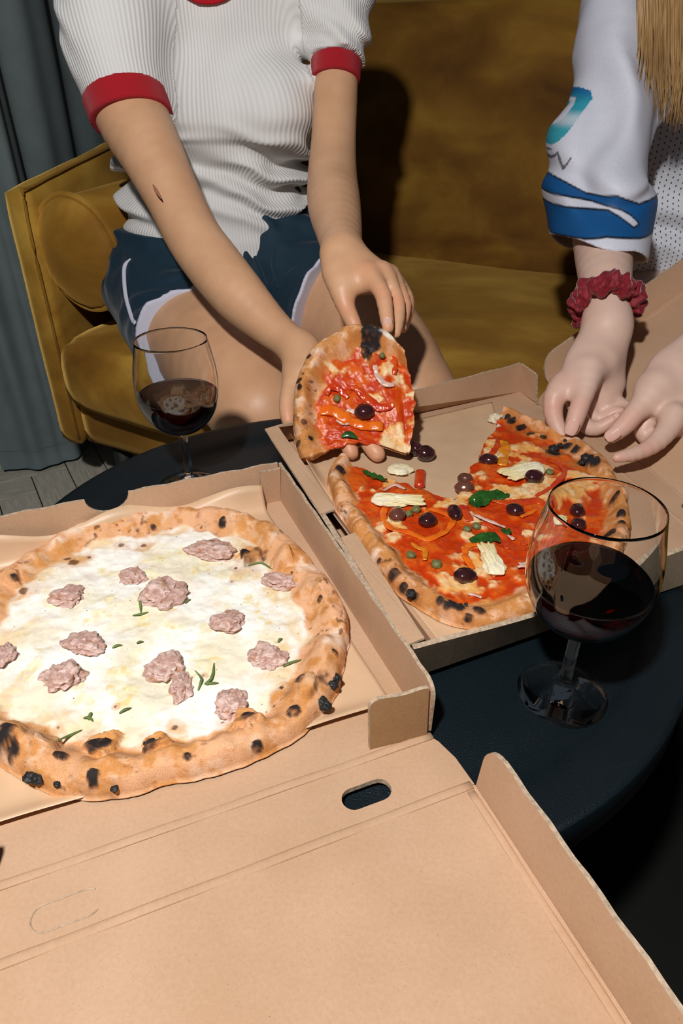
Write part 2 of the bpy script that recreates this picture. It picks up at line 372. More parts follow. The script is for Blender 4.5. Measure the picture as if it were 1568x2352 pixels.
# ------------------------------------------------------------------ curtain
def curtain():
    # runs in front of the wall, then turns back along the outside of the sofa arm
    nu, nz = 300, 60; V = []; F = []
    path2 = spline([(-.82, 1.475, 0), (-.73, 1.50, 0), (-.665, 1.545, 0), (-.635, 1.66, 0), (-.60, 1.85, 0), (-.55, 2.10, 0), (-.46, 2.42, 0), (-.30, 2.62, 0)], nu)[:, :2]
    tg = np.gradient(path2, axis=0); tg /= np.linalg.norm(tg, axis=1)[:, None]; nr2 = np.stack([-tg[:, 1], tg[:, 0]], 1)
    for k in range(2):
        for j in range(nz):
            z = .012+2.5*j/(nz-1)
            for i in range(nu):
                u = 1.25*i/(nu-1)
                wv = .013*math.sin(u*27+.6*math.sin(z*2)+.4)+.005*math.sin(u*61+1.3+z)+.004*math.sin(z*5+u*20)
                if z < .5: wv *= .55+.9*z
                p = path2[i]+nr2[i]*(wv+.012-.004*k); V.append((p[0], p[1], z))
    for k in range(2):
        o = k*nu*nz
        for j in range(nz-1):
            for i in range(nu-1):
                f = (o+j*nu+i, o+j*nu+i+1, o+(j+1)*nu+i+1, o+(j+1)*nu+i); F.append(f if k == 0 else f[::-1])
    n = nu*nz
    for j in range(nz-1):
        for i in (0, nu-1): F.append((j*nu+i, (j+1)*nu+i, n+(j+1)*nu+i, n+j*nu+i))
    for i in range(nu-1): F.append((i, i+1, n+i+1, n+i))
    t = empty('curtain', (-.5, 1.6, 0), 'floor-length grey teal curtain hanging behind the ochre sofa arm', 'curtain')
    npmesh('curtain_panel', V, F, M['curtain'], t)
    # hem seam
    mb = MB()
    path = []
    for i in range(nu):
        u = 1.25*i/(nu-1); z = .062
        wv = .013*math.sin(u*27+.6*math.sin(z*2)+.4)+.005*math.sin(u*61+1.3+z)+.004*math.sin(z*5+u*20); wv *= .55+.9*z
        p = path2[i]+nr2[i]*(wv+.0075); path.append((p[0], p[1], z))
    mb.add(*tube_mesh(path, .0012, 5)); mb.build('hem_seam', M['curtain'], t, smooth=True)
curtain()

# ------------------------------------------------------------------ sofa
SU = np.array((.883, -.469, 0)); SV = np.array((.469, .883, 0)); SO = np.array((-.552, 1.335, 0))
def sofa_pt(u, v, z): return SO+SU*u+SV*v+np.array((0, 0, z))
def soft_box(name, u0, u1, v0, v1, z0, z1, r, mat_, parent, puff=.01, res=.02, seed=1, shear=0.0, rise=0.0, lean=0.0, vdir=None):
    """upholstered block: rounded, puffed and slightly uneven"""
    bm = bmesh.new(); nu = max(3, int((u1-u0)/res)); nv = max(3, int((v1-v0)/res)); nz = max(3, int((z1-z0)/res))
    V = []; F = []; idx = {}
    def vid(i, j, k):
        if (i, j, k) not in idx: idx[(i, j, k)] = len(V); V.append((i/nu, j/nv, k/nz))
        return idx[(i, j, k)]
    for i in range(nu):
        for j in range(nv):
            F.append((vid(i, j, 0), vid(i, j+1, 0), vid(i+1, j+1, 0), vid(i+1, j, 0))); F.append((vid(i, j, nz), vid(i+1, j, nz), vid(i+1, j+1, nz), vid(i, j+1, nz)))
    for i in range(nu):
        for k in range(nz):
            F.append((vid(i, 0, k), vid(i+1, 0, k), vid(i+1, 0, k+1), vid(i, 0, k+1))); F.append((vid(i, nv, k), vid(i, nv, k+1), vid(i+1, nv, k+1), vid(i+1, nv, k)))
    for j in range(nv):
        for k in range(nz):
            F.append((vid(0, j, k), vid(0, j, k+1), vid(0, j+1, k+1), vid(0, j+1, k))); F.append((vid(nu, j, k), vid(nu, j+1, k), vid(nu, j+1, k+1), vid(nu, j, k+1)))
    A = np.array(V); lo = np.array((u0, v0, z0)); hi = np.array((u1, v1, z1)); P = lo+A*(hi-lo)
    inner = np.clip(P, lo+r, hi-r); dlt = P-inner; dn = np.linalg.norm(dlt, axis=1)[:, None]+1e-9
    nrm = dlt/dn; P = inner+nrm*np.minimum(dn, r)*1.0
    e = np.prod(np.sin(np.pi*np.clip(A, .02, .98))**.35+(np.abs(A-.5) > .499), axis=1)
    P = P+nrm*(puff*np.clip(e, 0, 1.2))[:, None]+nrm*(.0025*fbm(P, 9, seed, 3))[:, None]
    vd = SV if vdir is None else vdir
    P[:, 2] += rise*(P[:, 1]-v0); P[:, 1] += lean*(P[:, 2]-z0)
    W = SO+P[:, :1]*SU+P[:, 1:2]*vd; W[:, 2] = P[:, 2]
    return npmesh(name, W, F, mat_, parent)
sofa = empty('sofa', (.2, 1.6, 0), 'ochre velvet sofa behind the round black table', 'sofa')
AV = np.array((.20, .98, 0)); AV = AV/np.linalg.norm(AV)
soft_box('base', .0, 1.9, .015, .93, .165, .275, .012, M['velvet'], sofa, .004, .025, 3)
soft_box('seat_cushion', .035, 1.9, -.035, .92, .268, .405, .045, M['velvet_lit'], sofa, .016, .02, 4)
soft_box('backrest', .0, 1.9, .86, 1.05, .28, .955, .05, M['velvet'], sofa, .02, .025, 5, lean=.1)
soft_box('armrest', -.058, .0, .0, .98, .165, .655, .014, M['velvet_lit'], sofa, .006, .02, 6, rise=.10, vdir=AV)
for (u, v) in ((.05, .06), (1.8, .06), (.05, .85), (1.8, .85)):
    mb = MB(); p = sofa_pt(u, v, 0); V, F = lathe([(0.0005, 0), (.014, 0), (.022, .172), (.0005, .172)], 16, p, closed=False); mb.add(V, F); mb.build('leg', M['char'], sofa, smooth=True)
def seam(name, pts, r, parent, mat_=None):
    mb = MB(); mb.add(*tube_mesh(spline(pts, max(20, len(pts)*8)), r, 8)); return mb.build(name, mat_ or M['velvet'], parent, smooth=True)
def ap(u, v, z): return SO+SU*u+AV*v+np.array((0, 0, z+.10*v))
seam('piping', [ap(-.003, -.004, .18), ap(-.003, -.007, .4), ap(-.003, -.006, .64), ap(-.003, .05, .662), ap(-.003, .5, .663)], .0028, sofa)
# bolster
def bolster():
    c = np.array(aty(186, 583, 1.33)); ax = np.array((.50, .86, .05)); ax /= np.linalg.norm(ax); R = .098; Ln = .44
    a = np.cross(ax, (0, 0, 1)); a /= np.linalg.norm(a); b_ = np.cross(a, ax)
    t = empty('bolster_cushion', tuple(c-np.array((0, 0, R))), 'round velvet bolster cushion with piped end against the sofa arm', 'cushion')
    def surf(rows, seg=96, fn=None):
        V = []; F = []
        for (s, r) in rows:
            for k in range(seg):
                th = 2*math.pi*k/seg; rr = r; ss = s
                if fn: ss, rr = fn(s, r, th)
                V.append(c+ax*ss+rr*(math.cos(th)*a+math.sin(th)*b_))
        for i in range(len(rows)-1):
            for k in range(seg): F.append((i*seg+k, (i+1)*seg+k, (i+1)*seg+(k+1) % seg, i*seg+(k+1) % seg))
        return V, F
    rows = [(s, R) for s in np.linspace(.0, Ln, 24)]+[(Ln+.005, R*.9), (Ln+.02, R*.5), (Ln+.022, .001)]
    def body(s, r, th):
        return s, r*(1+.02*math.sin(th*9+s*6)*math.exp(-s*8)+.012*math.sin(th*3+s*14))
    V, F = surf(rows, fn=body); npmesh('cover', V, F, M['velvet_lit'], t)
    rows = [(-.036*math.cos(q*math.pi/2)**.8, R*.99*math.sin(q*math.pi/2)+.0003) for q in np.linspace(0, 1, 24)]
    def cap(s, r, th):
        e = (r/R)**2; return s+(.0012*math.sin(th*17+2*math.sin(th*5))+.0015*math.sin(th*6+1))*e*e, r
    V, F = surf(rows, fn=cap); npmesh('end_cap', V, F, M['velvet_lit'], t)
    ring = [c+ax*.0-ax*.003+(R+.003)*(math.cos(q)*a+math.sin(q)*b_) for q in np.linspace(0, 2*math.pi, 97)]
    mb = MB(); mb.add(*tube_mesh(ring, .0055, 10, caps=False, normal=ax)); mb.build('piping', M['velvet_lit'], t, smooth=True)
bolster()

# ------------------------------------------------------------------ table
TZ = .460; TC = (-.006, .527, 0); TR = .309
table = empty('tray_table', TC, 'low round dark navy metal tray table under both pizza boxes', 'table')
prof = [(.0005, TZ), (.245, TZ), (.262, TZ-.001), (.268, TZ+.001), (.276, TZ+.0035), (.285, TZ+.0045), (TR-.006, TZ+.006), (TR-.001, TZ+.0065), (TR, TZ+.005), (TR, TZ-.022), (TR-.002, TZ-.023), (TR-.003, TZ-.003), (.26, TZ-.006), (.0005, TZ-.006)]
V, F = lathe(prof, 160, TC, closed=False); npmesh('tray_top', V, F, M['table'], table)
mb = MB(); V, F = lathe([(.0005, TZ-.006), (.02, TZ-.006), (.02, .02), (.0005, .02)], 32, TC, closed=False); mb.add(V, F); mb.build('column', M['table'], table, smooth=True)
mb = MB(); V, F = lathe([(.0005, .022), (.02, .022), (.17, .012), (.175, .008), (.175, 0), (.0005, 0)], 64, TC, closed=False); mb.add(V, F); mb.build('foot_plate', M['table'], table, smooth=True)

# ================================================================== PIZZA BOXES
BZ, BT = .4695, .004           # inner floor height, board thickness
def dirv(a, b): d = np.array(b, float)-np.array(a, float); return d/np.linalg.norm(d)
KM = [M['kraft'], M['edge']]; KO = [M['kraft_out'], M['edge']]
def wall(name, p0, p1, h, lean, inward, parent, mats=None, t=.0028, r0=0, r1=0, h1=None, notch=None, wob=.0008):
    """upright flap from floor line p0-p1, height h, leaning outward by lean metres; r0/r1 round the top corners"""
    p0 = np.array(p0, float); p1 = np.array(p1, float); d = p1-p0; Ln = np.linalg.norm(d); d /= Ln
    out = -np.array(inward, float); out = out/np.linalg.norm(out); h1 = h if h1 is None else h1
    def top(s): hh = h+(h1-h)*s/Ln; return hh
    pts = [(0, 0)]
    if r0: pts += [(r0*(1-math.sin(q)), top(0)-r0*(1-math.cos(q))) for q in np.linspace(math.pi/2, 0, 7)]
    else: pts += [(0, top(0))]
    xs = list(np.linspace(max(r0, .004), Ln-max(r1, .004), 30))
    for s in xs:
        if notch and abs(s-notch[0]) < notch[1]: continue
        if notch and s > notch[0]:
            for q in np.linspace(math.pi, 0, 13): pts.append((notch[0]+notch[1]*math.cos(q), top(s)-notch[1]*.85*math.sin(q)))
            notch = None
        pts.append((s, top(s)+wob*math.sin(s*170+p0[0]*50)))
    if r1: pts += [(Ln-r1+r1*math.sin(q), top(Ln)-r1*(1-math.cos(q))) for q in np.linspace(0, math.pi/2, 7)]
    else: pts += [(Ln, top(Ln))]
    pts += [(Ln, 0)]
    L3 = []
    for s, z in pts: L3.append(p0+d*s+out*lean*(z/h)+np.array((0, 0, z)))
    return panel(name, L3, out*t, mats or KM, parent)
# ---- left box
BA = dirv((-.0655, .637), (.062, .327)); BB = np.array((-BA[1], BA[0])); BA3 = np.array((*BA, 0)); BB3 = np.array((*BB, 0))
C0 = onz(642, 1147, BZ); DEP = float(np.dot((onz(989, 1690, BZ)-C0)[:2], BA)); WID = .318
def lb(a, b_, z=0): return C0+BA3*a-BB3*b_+np.array((0, 0, z))     # a towards the viewer, b to the left
lbox = empty('pizza_box', tuple(lb(DEP/2, WID/2, -BT)), 'open kraft cardboard pizza box at lower left holding the white sausage pizza', 'box')
down = (0, 0, -BT)
panel('base_panel', [lb(0, 0), lb(0, WID), lb(DEP, WID), lb(DEP, 0)], down, KM, lbox)
HB = .0435
wall('far_wall', lb(0, WID), lb(0, -.0), HB, .0, BA3, lbox, notch=(WID-.168, .020))
wall('side_wall', lb(0, 0), lb(DEP-.004, 0), HB, .001, -BB3, lbox, r1=.012)
wall('side_wall', lb(DEP-.004, WID), lb(0, WID), HB, .003, BB3, lbox, r0=.012)
wall('corner_tab', lb(0, .0), lb(0, .021), .042, -.006, BA3*1.0, lbox, t=-.003)
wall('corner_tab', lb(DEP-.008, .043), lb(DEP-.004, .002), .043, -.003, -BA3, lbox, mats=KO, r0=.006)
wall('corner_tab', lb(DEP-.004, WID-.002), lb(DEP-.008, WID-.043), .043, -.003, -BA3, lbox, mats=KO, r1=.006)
def ridge(name, p, q, r, parent, h=.0):
    mb = MB(); pts = [p+(q-p)*t+np.array((0, 0, h+.0003*math.sin(t*23))) for t in np.linspace(0, 1, 40)]
    mb.add(*tube_mesh(pts, r, 10, flat=.32)); return mb.build(name, M['kraft'], parent, smooth=True)
# hinge strip with its hand hole (a true opening) and the half-punched one
SH = .044
def slot(c, ux, uy, hw, hh, n=10):
    pts = []
    for q in np.linspace(-math.pi/2, math.pi/2, n): pts.append(c+ux*(hw-hh+hh*math.cos(q))+uy*hh*math.sin(q))
    for q in np.linspace(math.pi/2, 3*math.pi/2, n): pts.append(c+ux*(-(hw-hh)+hh*math.cos(q))+uy*hh*math.sin(q))
    return pts
def holed_panel(name, outer, hole, off, parent):
    bm = bmesh.new()
    eo = [bm.verts.new(p) for p in outer]; eh = [bm.verts.new(p) for p in hole]
    ed = [bm.edges.new((l[i], l[(i+1) % len(l)])) for l in (eo, eh) for i in range(len(l))]
    bmesh.ops.triangle_fill(bm, use_beauty=True, use_dissolve=False, edges=ed)
    g = bmesh.ops.extrude_face_region(bm, geom=bm.faces[:])
    bmesh.ops.translate(bm, verts=[v for v in g['geom'] if isinstance(v, bmesh.types.BMVert)], vec=off)
    bmesh.ops.recalc_face_normals(bm, faces=bm.faces)
    n0 = Vector(off).normalized()
    for f in bm.faces: f.material_index = 0 if abs(f.normal.dot(n0)) > .7 else 1
    me = bpy.data.meshes.new(name); bm.to_mesh(me); bm.free(); return link(name, me, KM, parent, smooth=False)
hc = (onz(790, 1833, BZ)+onz(893, 1815, BZ))/2
hh_ = slot(hc, BB3, BA3, .0165, .0078)
z_ = np.array((0, 0, -.0002))
holed_panel('hinge_strip', [lb(DEP+.0006, 0.0)+z_, lb(DEP+.0006, WID)+z_, lb(DEP+SH, WID-.004)+z_, lb(DEP+SH, -.008)+z_, lb(DEP+.022, -.007)+z_, lb(DEP+.006, -.003)+z_], hh_, down, lbox)
for a_ in (DEP, DEP+SH): ridge('crease', lb(a_, -.001 if a_ == DEP else -.006), lb(a_, WID-.002), .0030, lbox)
LDEP = .33
panel('lid_panel', [lb(DEP+SH+.0006, -.008), lb(DEP+SH+.0006, WID+.004), lb(DEP+SH+LDEP, WID+.004), lb(DEP+SH+LDEP, -.008)], down, KM, lbox)
o2 = slot((onz(85, 2110, BZ)+onz(218, 2072, BZ))/2, BB3, BA3, .0185, .0078, 14)
pun = [p+np.array((0, 0, .0002)) for p in o2[10:]+o2[:4]]
mb = MB(); mb.add(*tube_mesh(pun, .0005, 6, flat=.6)); mb.build('punched_outline', M['edge'], lbox)
ridge('crease', lb(DEP+SH+.004, -.003), lb(DEP+SH+LDEP, -.003), .0026, lbox)
wall('lid_flap', lb(DEP+SH+.0015, -.0081), lb(DEP+SH+LDEP, -.0081), .040, .004, -BB3, lbox, mats=KM, r0=.016)
wall('lid_flap', lb(DEP+SH+LDEP, WID+.006), lb(DEP+SH+.0015, WID+.006), .040, .004, BB3, lbox, r1=.016)
wall('lid_front', lb(DEP+SH+LDEP+.001, -.008), lb(DEP+SH+LDEP+.001, WID+.004), .040, .004, -BA3, lbox)
mb = MB(); sp = lb(DEP+SH+.188, -.016, .036)
rr = random.Random(3)
pts = [sp+BA3*(.0065*math.cos(q)*rr.uniform(.8, 1.2))+np.array((0, 0, .0055*math.sin(q)*rr.uniform(.7, 1.2))) for q in np.linspace(0, 2*math.pi, 15)[:-1]]
V, cap, side = prism(pts, -BB3*-.0045); mb.add(V, cap+side); mb.build('ink_stain', M['char'], lbox)
# ---- right box
rbox = empty('pizza_box', tuple(onz(1060, 1150, BZ-BT)), 'open kraft cardboard pizza box at right under the tomato and olive pizza', 'box')
RNL = onz(975, 1520, BZ)+np.array((0, .0, 0)); RFR = onz(1193, 900, BZ); RFL = np.array((-.079, .752, BZ))
RH0 = onz(1229, 925, BZ); RH1 = onz(1568, 1201, BZ); hd = dirv(RH0, RH1)
RNL = np.array((.066, .386, BZ)); nd = np.array((.915, .40, 0)); nd /= np.linalg.norm(nd)
# where the near line meets the hinge line
AA = np.array([[nd[0], -hd[0]], [nd[1], -hd[1]]]); tt = np.linalg.solve(AA, (RH0-RNL)[:2]); RNR = RNL+nd*tt[0]
panel('base_panel', [RFR, RFL, RNL, RNR, RH0], down, KM, rbox)
up = lambda p, z: np.array((p[0], p[1], z))
def quadwall(name, b0, b1, t1, t0, out, parent, mats=None, t=.0028, n=24, wob=.0006):
    b0, b1, t0, t1 = [np.array(p, float) for p in (b0, b1, t0, t1)]
    poly = [b0]+[t0+(t1-t0)*k/(n-1)+np.array((0, 0, wob*math.sin(k*1.7))) for k in range(n)]+[b1]
    return panel(name, poly, np.array(out)*t, mats or KM, parent)
fl_top0, fl_top1 = onz(617, 985, .508), onz(1195, 835, .512)
quadwall('far_wall', RFL, RFR, fl_top1, up(fl_top0, .508), -dirv(RFR, RNR)*1.0, rbox)
quadwall('corner_tab', RFR, RH0+np.array((0, 0, .001)), onz(1230, 860, .511), fl_top1, np.array((.95, .3, 0)), rbox, t=.003)
nl_top = onz(945, 1480, .506)
lw_in = np.array((-.93, -.36, 0))
quadwall('side_wall', RFL, RNL, nl_top, fl_top0, lw_in, rbox, t=.005)
wt = dirv(fl_top0, nl_top)
quadwall('inner_flap', RFL+np.array((.016, -.012, 0)), RNL+np.array((.012, .012, 0)), nl_top+np.array((.010, .008, -.003)), fl_top0+wt*.12+np.array((.010, -.0, -.004)), lw_in*.3, rbox, t=.004)
quadwall('rolled_top', fl_top0+np.array((-.004, -.002, -.001)), fl_top0+wt*.185+np.array((-.004, -.002, -.001)), fl_top0+wt*.185+np.array((.0095, .004, .0005)), fl_top0+np.array((.0095, .004, .0005)), np.array((0, 0, .7)), rbox, t=.003, wob=.0002)
quadwall('rolled_top', fl_top0+wt*.225+np.array((.000, -.002, -.001)), nl_top+np.array((-.004, -.002, -.001)), nl_top+np.array((.0095, .004, .0005)), fl_top0+wt*.225+np.array((.0125, .004, .0005)), np.array((0, 0, .7)), rbox, t=.003, wob=.0002)
n_t = [onz(945, 1481, .506), onz(1284, 1386, .503), onz(1490, 1284, .498), onz(1620, 1236, .498)]
bot = [RNL+np.array((-.003, -.003, 0)), RNL+nd*.145, RNL+nd*.25, RNR]
poly = bot+n_t[::-1]
mb = MB()
bo = np.array((.38, -.92, -.25)); bo /= np.linalg.norm(bo)
ts = spline(n_t, 24); bs = spline(bot, 24)
Vv = list(bs)+list(ts)+[p+bo*.004 for p in bs]+[p+bo*.004 for p in ts]
fi = []; fo = []; fe = []
for i in range(23):
    fi.append((i, i+1, 25+i, 24+i)); fo.append((48+i, 72+i, 73+i, 49+i)); fe.append((24+i, 25+i, 73+i, 72+i)); fe.append((i, 48+i, 49+i, i+1))
fe += [(0, 24, 72, 48), (23, 71, 95, 47)]
mb.add(Vv, fi, 0); k0 = 0; mb.f += fo; mb.m += [2]*len(fo); mb.f += fe; mb.m += [1]*len(fe)
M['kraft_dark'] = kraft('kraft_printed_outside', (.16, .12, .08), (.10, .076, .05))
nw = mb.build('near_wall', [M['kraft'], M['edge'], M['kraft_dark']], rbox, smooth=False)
# hinge strip and rising lid
g0 = onz(1262, 884, BZ); g1 = onz(1568, 1141, BZ); gd = dirv(g0, g1)
RLEN = float(np.linalg.norm(RNR-RH0))
G0 = g0; G1 = g0+gd*(RLEN+.004)
hole = (onz(1568, 1168, BZ)+np.array((.010, -.006, 0)))
hs_ = slot(hole, hd, np.array((-hd[1], hd[0], 0)), .017, .0075)
holed_panel('hinge_strip', [RH0+z_, RNR+z_, G1+z_, G0+z_], hs_, down, rbox)
ridge('crease', RH0+hd*.004, RNR, .0022, rbox); ridge('crease', G0, G1, .0022, rbox)
lu = np.array((.93, .37, 0)); lu = lu-gd*np.dot(lu, gd); lu /= np.linalg.norm(lu); PH = math.radians(27)
LU = lu*math.cos(PH)+np.array((0, 0, math.sin(PH))); LN = np.cross(gd, LU); LN = LN if LN[2] > 0 else -LN
fd = None
q = aty(1568, 668, 1.0)                       # far lid edge direction within the lid plane
r_ = ray(1568, 668); k_ = np.dot(LN, g0-np.array((0, 0, CAMZ)))/np.dot(LN, r_); Q = np.array((0, 0, CAMZ))+r_*k_
ed_ = dirv(g0, Q)
panel('lid_panel', [G0, G1, G1+LU*.34, G0+ed_*.34], -LN*BT, KM, rbox)
ridge('crease', G0+gd*.006, G0+gd*.006+ed_*.34, .0022, rbox, h=.0)
fo_ = LN*1.0-gd*.12
fp = []
for s, hgt in [(0, 0), (-.002, .012), (.001, .024), (.007, .033), (.016, .039), (.026, .0405)]: fp.append(G0+ed_*s+fo_*hgt)
fp += [G0+ed_*s+fo_*.0405 for s in np.linspace(.05, .34, 12)]+[G0+ed_*.34]
panel('lid_flap', fp, -gd*.004, KM, rbox)

# ------------------------------------------------------------------ parchment sheets
def sheet(name, corners, zfun, label, th=.00025, n=90, parent_label=None):
    c = [np.array(p, float) for p in corners]; V = []; F = []
    for j in range(n):
        for i in range(n):
            u, v = i/(n-1), j/(n-1)
            p = (c[0]*(1-u)+c[1]*u)*(1-v)+(c[3]*(1-u)+c[2]*u)*v; p = p.copy(); dx, dz = zfun(u, v, p); p = p+dx; p[2] += dz; V.append(p)
    for j in range(n-1):
        for i in range(n-1): F.append((j*n+i, j*n+i+1, (j+1)*n+i+1, (j+1)*n+i))
    o = npmesh(name, V, F, M['paper']); tag(o, label, 'paper')
    s = o.modifiers.new('thick', 'SOLIDIFY'); s.thickness = th; s.offset = 1
    return o
def zl(u, v, p):
    # v=0 far edge, curls up the far wall; slight ripples
    q = np.array([[p[0], p[1], 0]])
    r = float(fbm(q, 22, 5, 2)[0]); cu = max(0, 1-v/.05)
    lift = .026*cu**1.4*(1-.2*u)*(1+.25*math.sin(u*15))+.0006*(1+r)
    e = math.exp(-((v-1)/.03)**2)*.003*(1+math.sin(u*9))
    return BA3*(-.0+.006*cu**2*math.sin(u*7)), .0008+lift+e
sheet('parchment_paper', [lb(.004, WID-.008), lb(.004, .020), lb(.298, .012), lb(.292, WID-.008)], zl, 'creased tan parchment sheet under the white sausage pizza')
def zr(u, v, p):
    q = np.array([[p[0], p[1], 0]]); r = float(fbm(q, 18, 9, 2)[0])
    cu = max(0, 1-u/.04)
    return np.array((-.002, -.001, 0))*cu, .0008+.020*cu**1.3*math.exp(-(v/.22)**2)+.0004*(1+r)
sheet('parchment_paper', [RFL+np.array((.020, -.014, 0)), onz(1130, 925, BZ), onz(1225, 1290, BZ), RNL+np.array((.018, .014, 0))], zr, 'tan parchment sheet under the half eaten tomato pizza')

# ================================================================== PIZZAS
def polar_field(center, outline, nr, nt, closed, zbase, crustH, crustW, seed, flat=.006):
    """returns dict of arrays on an (nt, nr) polar grid around center. outline: (n,2) points by angle"""
    c = np.array(center[:2]); O = np.array(outline)[:, :2]-c
    th = np.unwrap(np.arctan2(O[:, 1], O[:, 0])); R = np.linalg.norm(O, axis=1)
    if th[-1] < th[0]: th = -th; sgn = -1
    else: sgn = 1
    if closed:
        th = np.concatenate([th, [th[0]+2*math.pi]]); R = np.concatenate([R, [R[0]]])
    # smooth resample
    T = np.linspace(th[0], th[-1], nt)
    k = 6
    Rr = np.interp(T, th, R); 
    Kn = np.hanning(2*max(3, nt//60)+1); Kn /= Kn.sum(); pad = len(Kn)//2
    Rr = np.convolve(np.concatenate([Rr[-pad-1:-1], Rr, Rr[1:pad+1]]) if closed else np.pad(Rr, pad, mode='edge'), Kn, 'valid')
    ang = sgn*T
    ring = np.stack([np.cos(ang)*3, np.sin(ang)*3, 0*ang], 1)
    Rr = Rr*(1+.012*fbm(ring, 2.2, seed, 4))
    if closed: Rr[-1] = Rr[0]
    u = 1-(1-np.linspace(0, 1, nr))**1.35
    u[0] = .004 if closed else .02
    UU, TT = np.meshgrid(u, ang); RR = Rr[:, None]*UU
    X = c[0]+RR*np.cos(TT); Y = c[1]+RR*np.sin(TT)
    P = np.stack([X, Y, 0*X], -1)
    cw = crustW*(1+.28*fbm(ring, 1.3, seed+3, 3))[:, None]; ch = crustH*(1+.30*fbm(ring, 1.9, seed+4, 3))[:, None]
    if closed:
        for a_ in (cw, ch): a_[-1] = a_[0]
    d = Rr[:, None]*(1-UU)
    x = np.clip(d/cw, 0, 1)
    prof = np.where(x < .42, np.sqrt(np.clip(1-((.42-x)/.42)**2, 0, 1)), .5+.5*np.cos((x-.42)/.58*math.pi))
    crustm = sstep(1.12, .80, d/cw)
    P3 = P.copy()
    base = flat+.0015*fbm(P3, 45, seed+7, 3)+.0004*fbm(P3, 170, seed+8, 2)
    puff = 1+.16*fbm(P3, 60, seed+9, 3)
    H = base*(1-prof)*(1-np.clip(1-d/.004, 0, 1))+ch*prof*puff
    H = np.where(d < .0005, .0015, H)
    P = P.copy(); P[..., 2] = H
    return dict(P=P, H=H, crust=crustm, d=d, U=UU, cw=cw, ang=TT, prof=prof, X=X, Y=Y)
def split_grid(A, name_edge, name_mid, mats_, parent, closed, place, col, wet, under=False):
    nt, nr = A['H'].shape
    V = place(A['P'][..., 0], A['P'][..., 1], A['H'], A)
    Vb = place(A['P'][..., 0], A['P'][..., 1], A['H']*0+.0004, A)
    idx = np.arange(nt*nr).reshape(nt, nr)
    q = np.stack([idx[:-1, :-1], idx[:-1, 1:], idx[1:, 1:], idx[1:, :-1]], -1).reshape(-1, 4)
    x = (A['d']/A['cw'])
    fc = (x[:-1, :-1]+x[1:, 1:]).ravel()*.5 < 1.0
    Vf = V.reshape(-1, 3); colf = col.reshape(-1, 3); wf = wet.ravel()
    nrm = None
    # orientation
    a, b_, c_ = Vf[q[len(q)//2][0]], Vf[q[len(q)//2][1]], Vf[q[len(q)//2][2]]
    flip = np.cross(b_-a, c_-a)[2] < 0
    out = []
    for name, sel, mt, edge in ((name_edge, fc, mats_[0], True), (name_mid, ~fc, mats_[1], False)):
        f = q[sel]
        fb = (f+nt*nr)[:, ::-1]
        allF = [f, fb] if under else [f]
        nn = nt*nr
        if edge:
            e = idx[:, -1]; allF.append(np.stack([e[:-1], e[:-1]+nn, e[1:]+nn, e[1:]], -1))
        if not closed:
            for row in (0, nt-1):
                e = idx[row]; xs = x[row]; s_ = (xs[:-1]+xs[1:])*.5 < 1.0
                s_ = s_ if edge else ~s_
                g = np.stack([e[:-1], e[1:], e[1:]+nn, e[:-1]+nn], -1)[s_]
                allF.append(g if row else g[:, ::-1])
        if not edge:
            e = idx[:, 0]; allF.append(np.stack([e[:-1], e[1:], e[1:]+nn, e[:-1]+nn], -1))
        F = np.concatenate(allF)
        if flip: F = F[:, ::-1]
        used = np.unique(F); mp = np.full(2*nn, -1); mp[used] = np.arange(len(used))
        VV = np.concatenate([Vf, Vb.reshape(-1, 3)]); CC = np.concatenate([colf, colf*np.array((.9, .8, .7))]); WW = np.concatenate([wf, wf*0])
        out.append(npmesh(name, VV[used], mp[F], mt, parent, True, CC[used], {'Wet': WW[used]}))
    return out
def spots(A, lst, X=None, Y=None):
    """blotches: (x, y, radius, strength) with ragged edges"""
    X = A['X']; Y = A['Y']; m = np.zeros_like(X)
    rag = fbm(np.stack([X, Y, 0*X], -1), 150, 77, 4)
    for (x, y, r, s) in lst:
        d = np.sqrt((X-x)**2+(Y-y)**2+np.maximum(0, .010-A['H'])**2*(A['d'] < .012))/r
        m = np.maximum(m, s*sstep(1.15, .65, d+.38*rag))
    return m
TOAST = np.array((.50, .20, .05)); DOUGH = np.array((.76, .41, .22)); PALE = np.array((.84, .62, .46)); BURN = np.array((.16, .055, .02)); BLACK = np.array((.012, .012, .013))
def crust_colour(A, P, seed, toast=0.0):
    n1 = fbm(P, 38, seed, 4); n2 = fbm(P, 95, seed+1, 4); n3 = fbm(P, 300, seed+2, 3)
    c = mixc(DOUGH, PALE, sstep(.0, .55, n1))
    c = mixc(c, np.array((.66, .30, .10)), sstep(.05-toast, .75-toast, n2+.5*n1)*.85)
    c = mixc(c, np.array((.58, .235, .06)), sstep(.12-toast, .62-toast, n2*.8+n3*.45)*.85)
    c = mixc(c, np.array((.70, .31, .085)), sstep(.45, .95, A['d']/A['cw'])*sstep(-.45, .35, n1+.4*n2)*.75)
    c = mixc(c, np.array((.34, .19, .11)), sstep(.25, .8, fbm(P, 110, seed+5, 4))*sstep(-.3, .5, fbm(P, 25, seed+15, 2))*.75)
    dots = sstep(.50, .72, fbm(P, 210, seed+6, 3))*sstep(-.2, .4, fbm(P, 30, seed+16, 2)); c = mixc(c, BURN, dots*.85)
    return c
def px(lst, z): return [onz(a, b_, z) for a, b_ in lst]
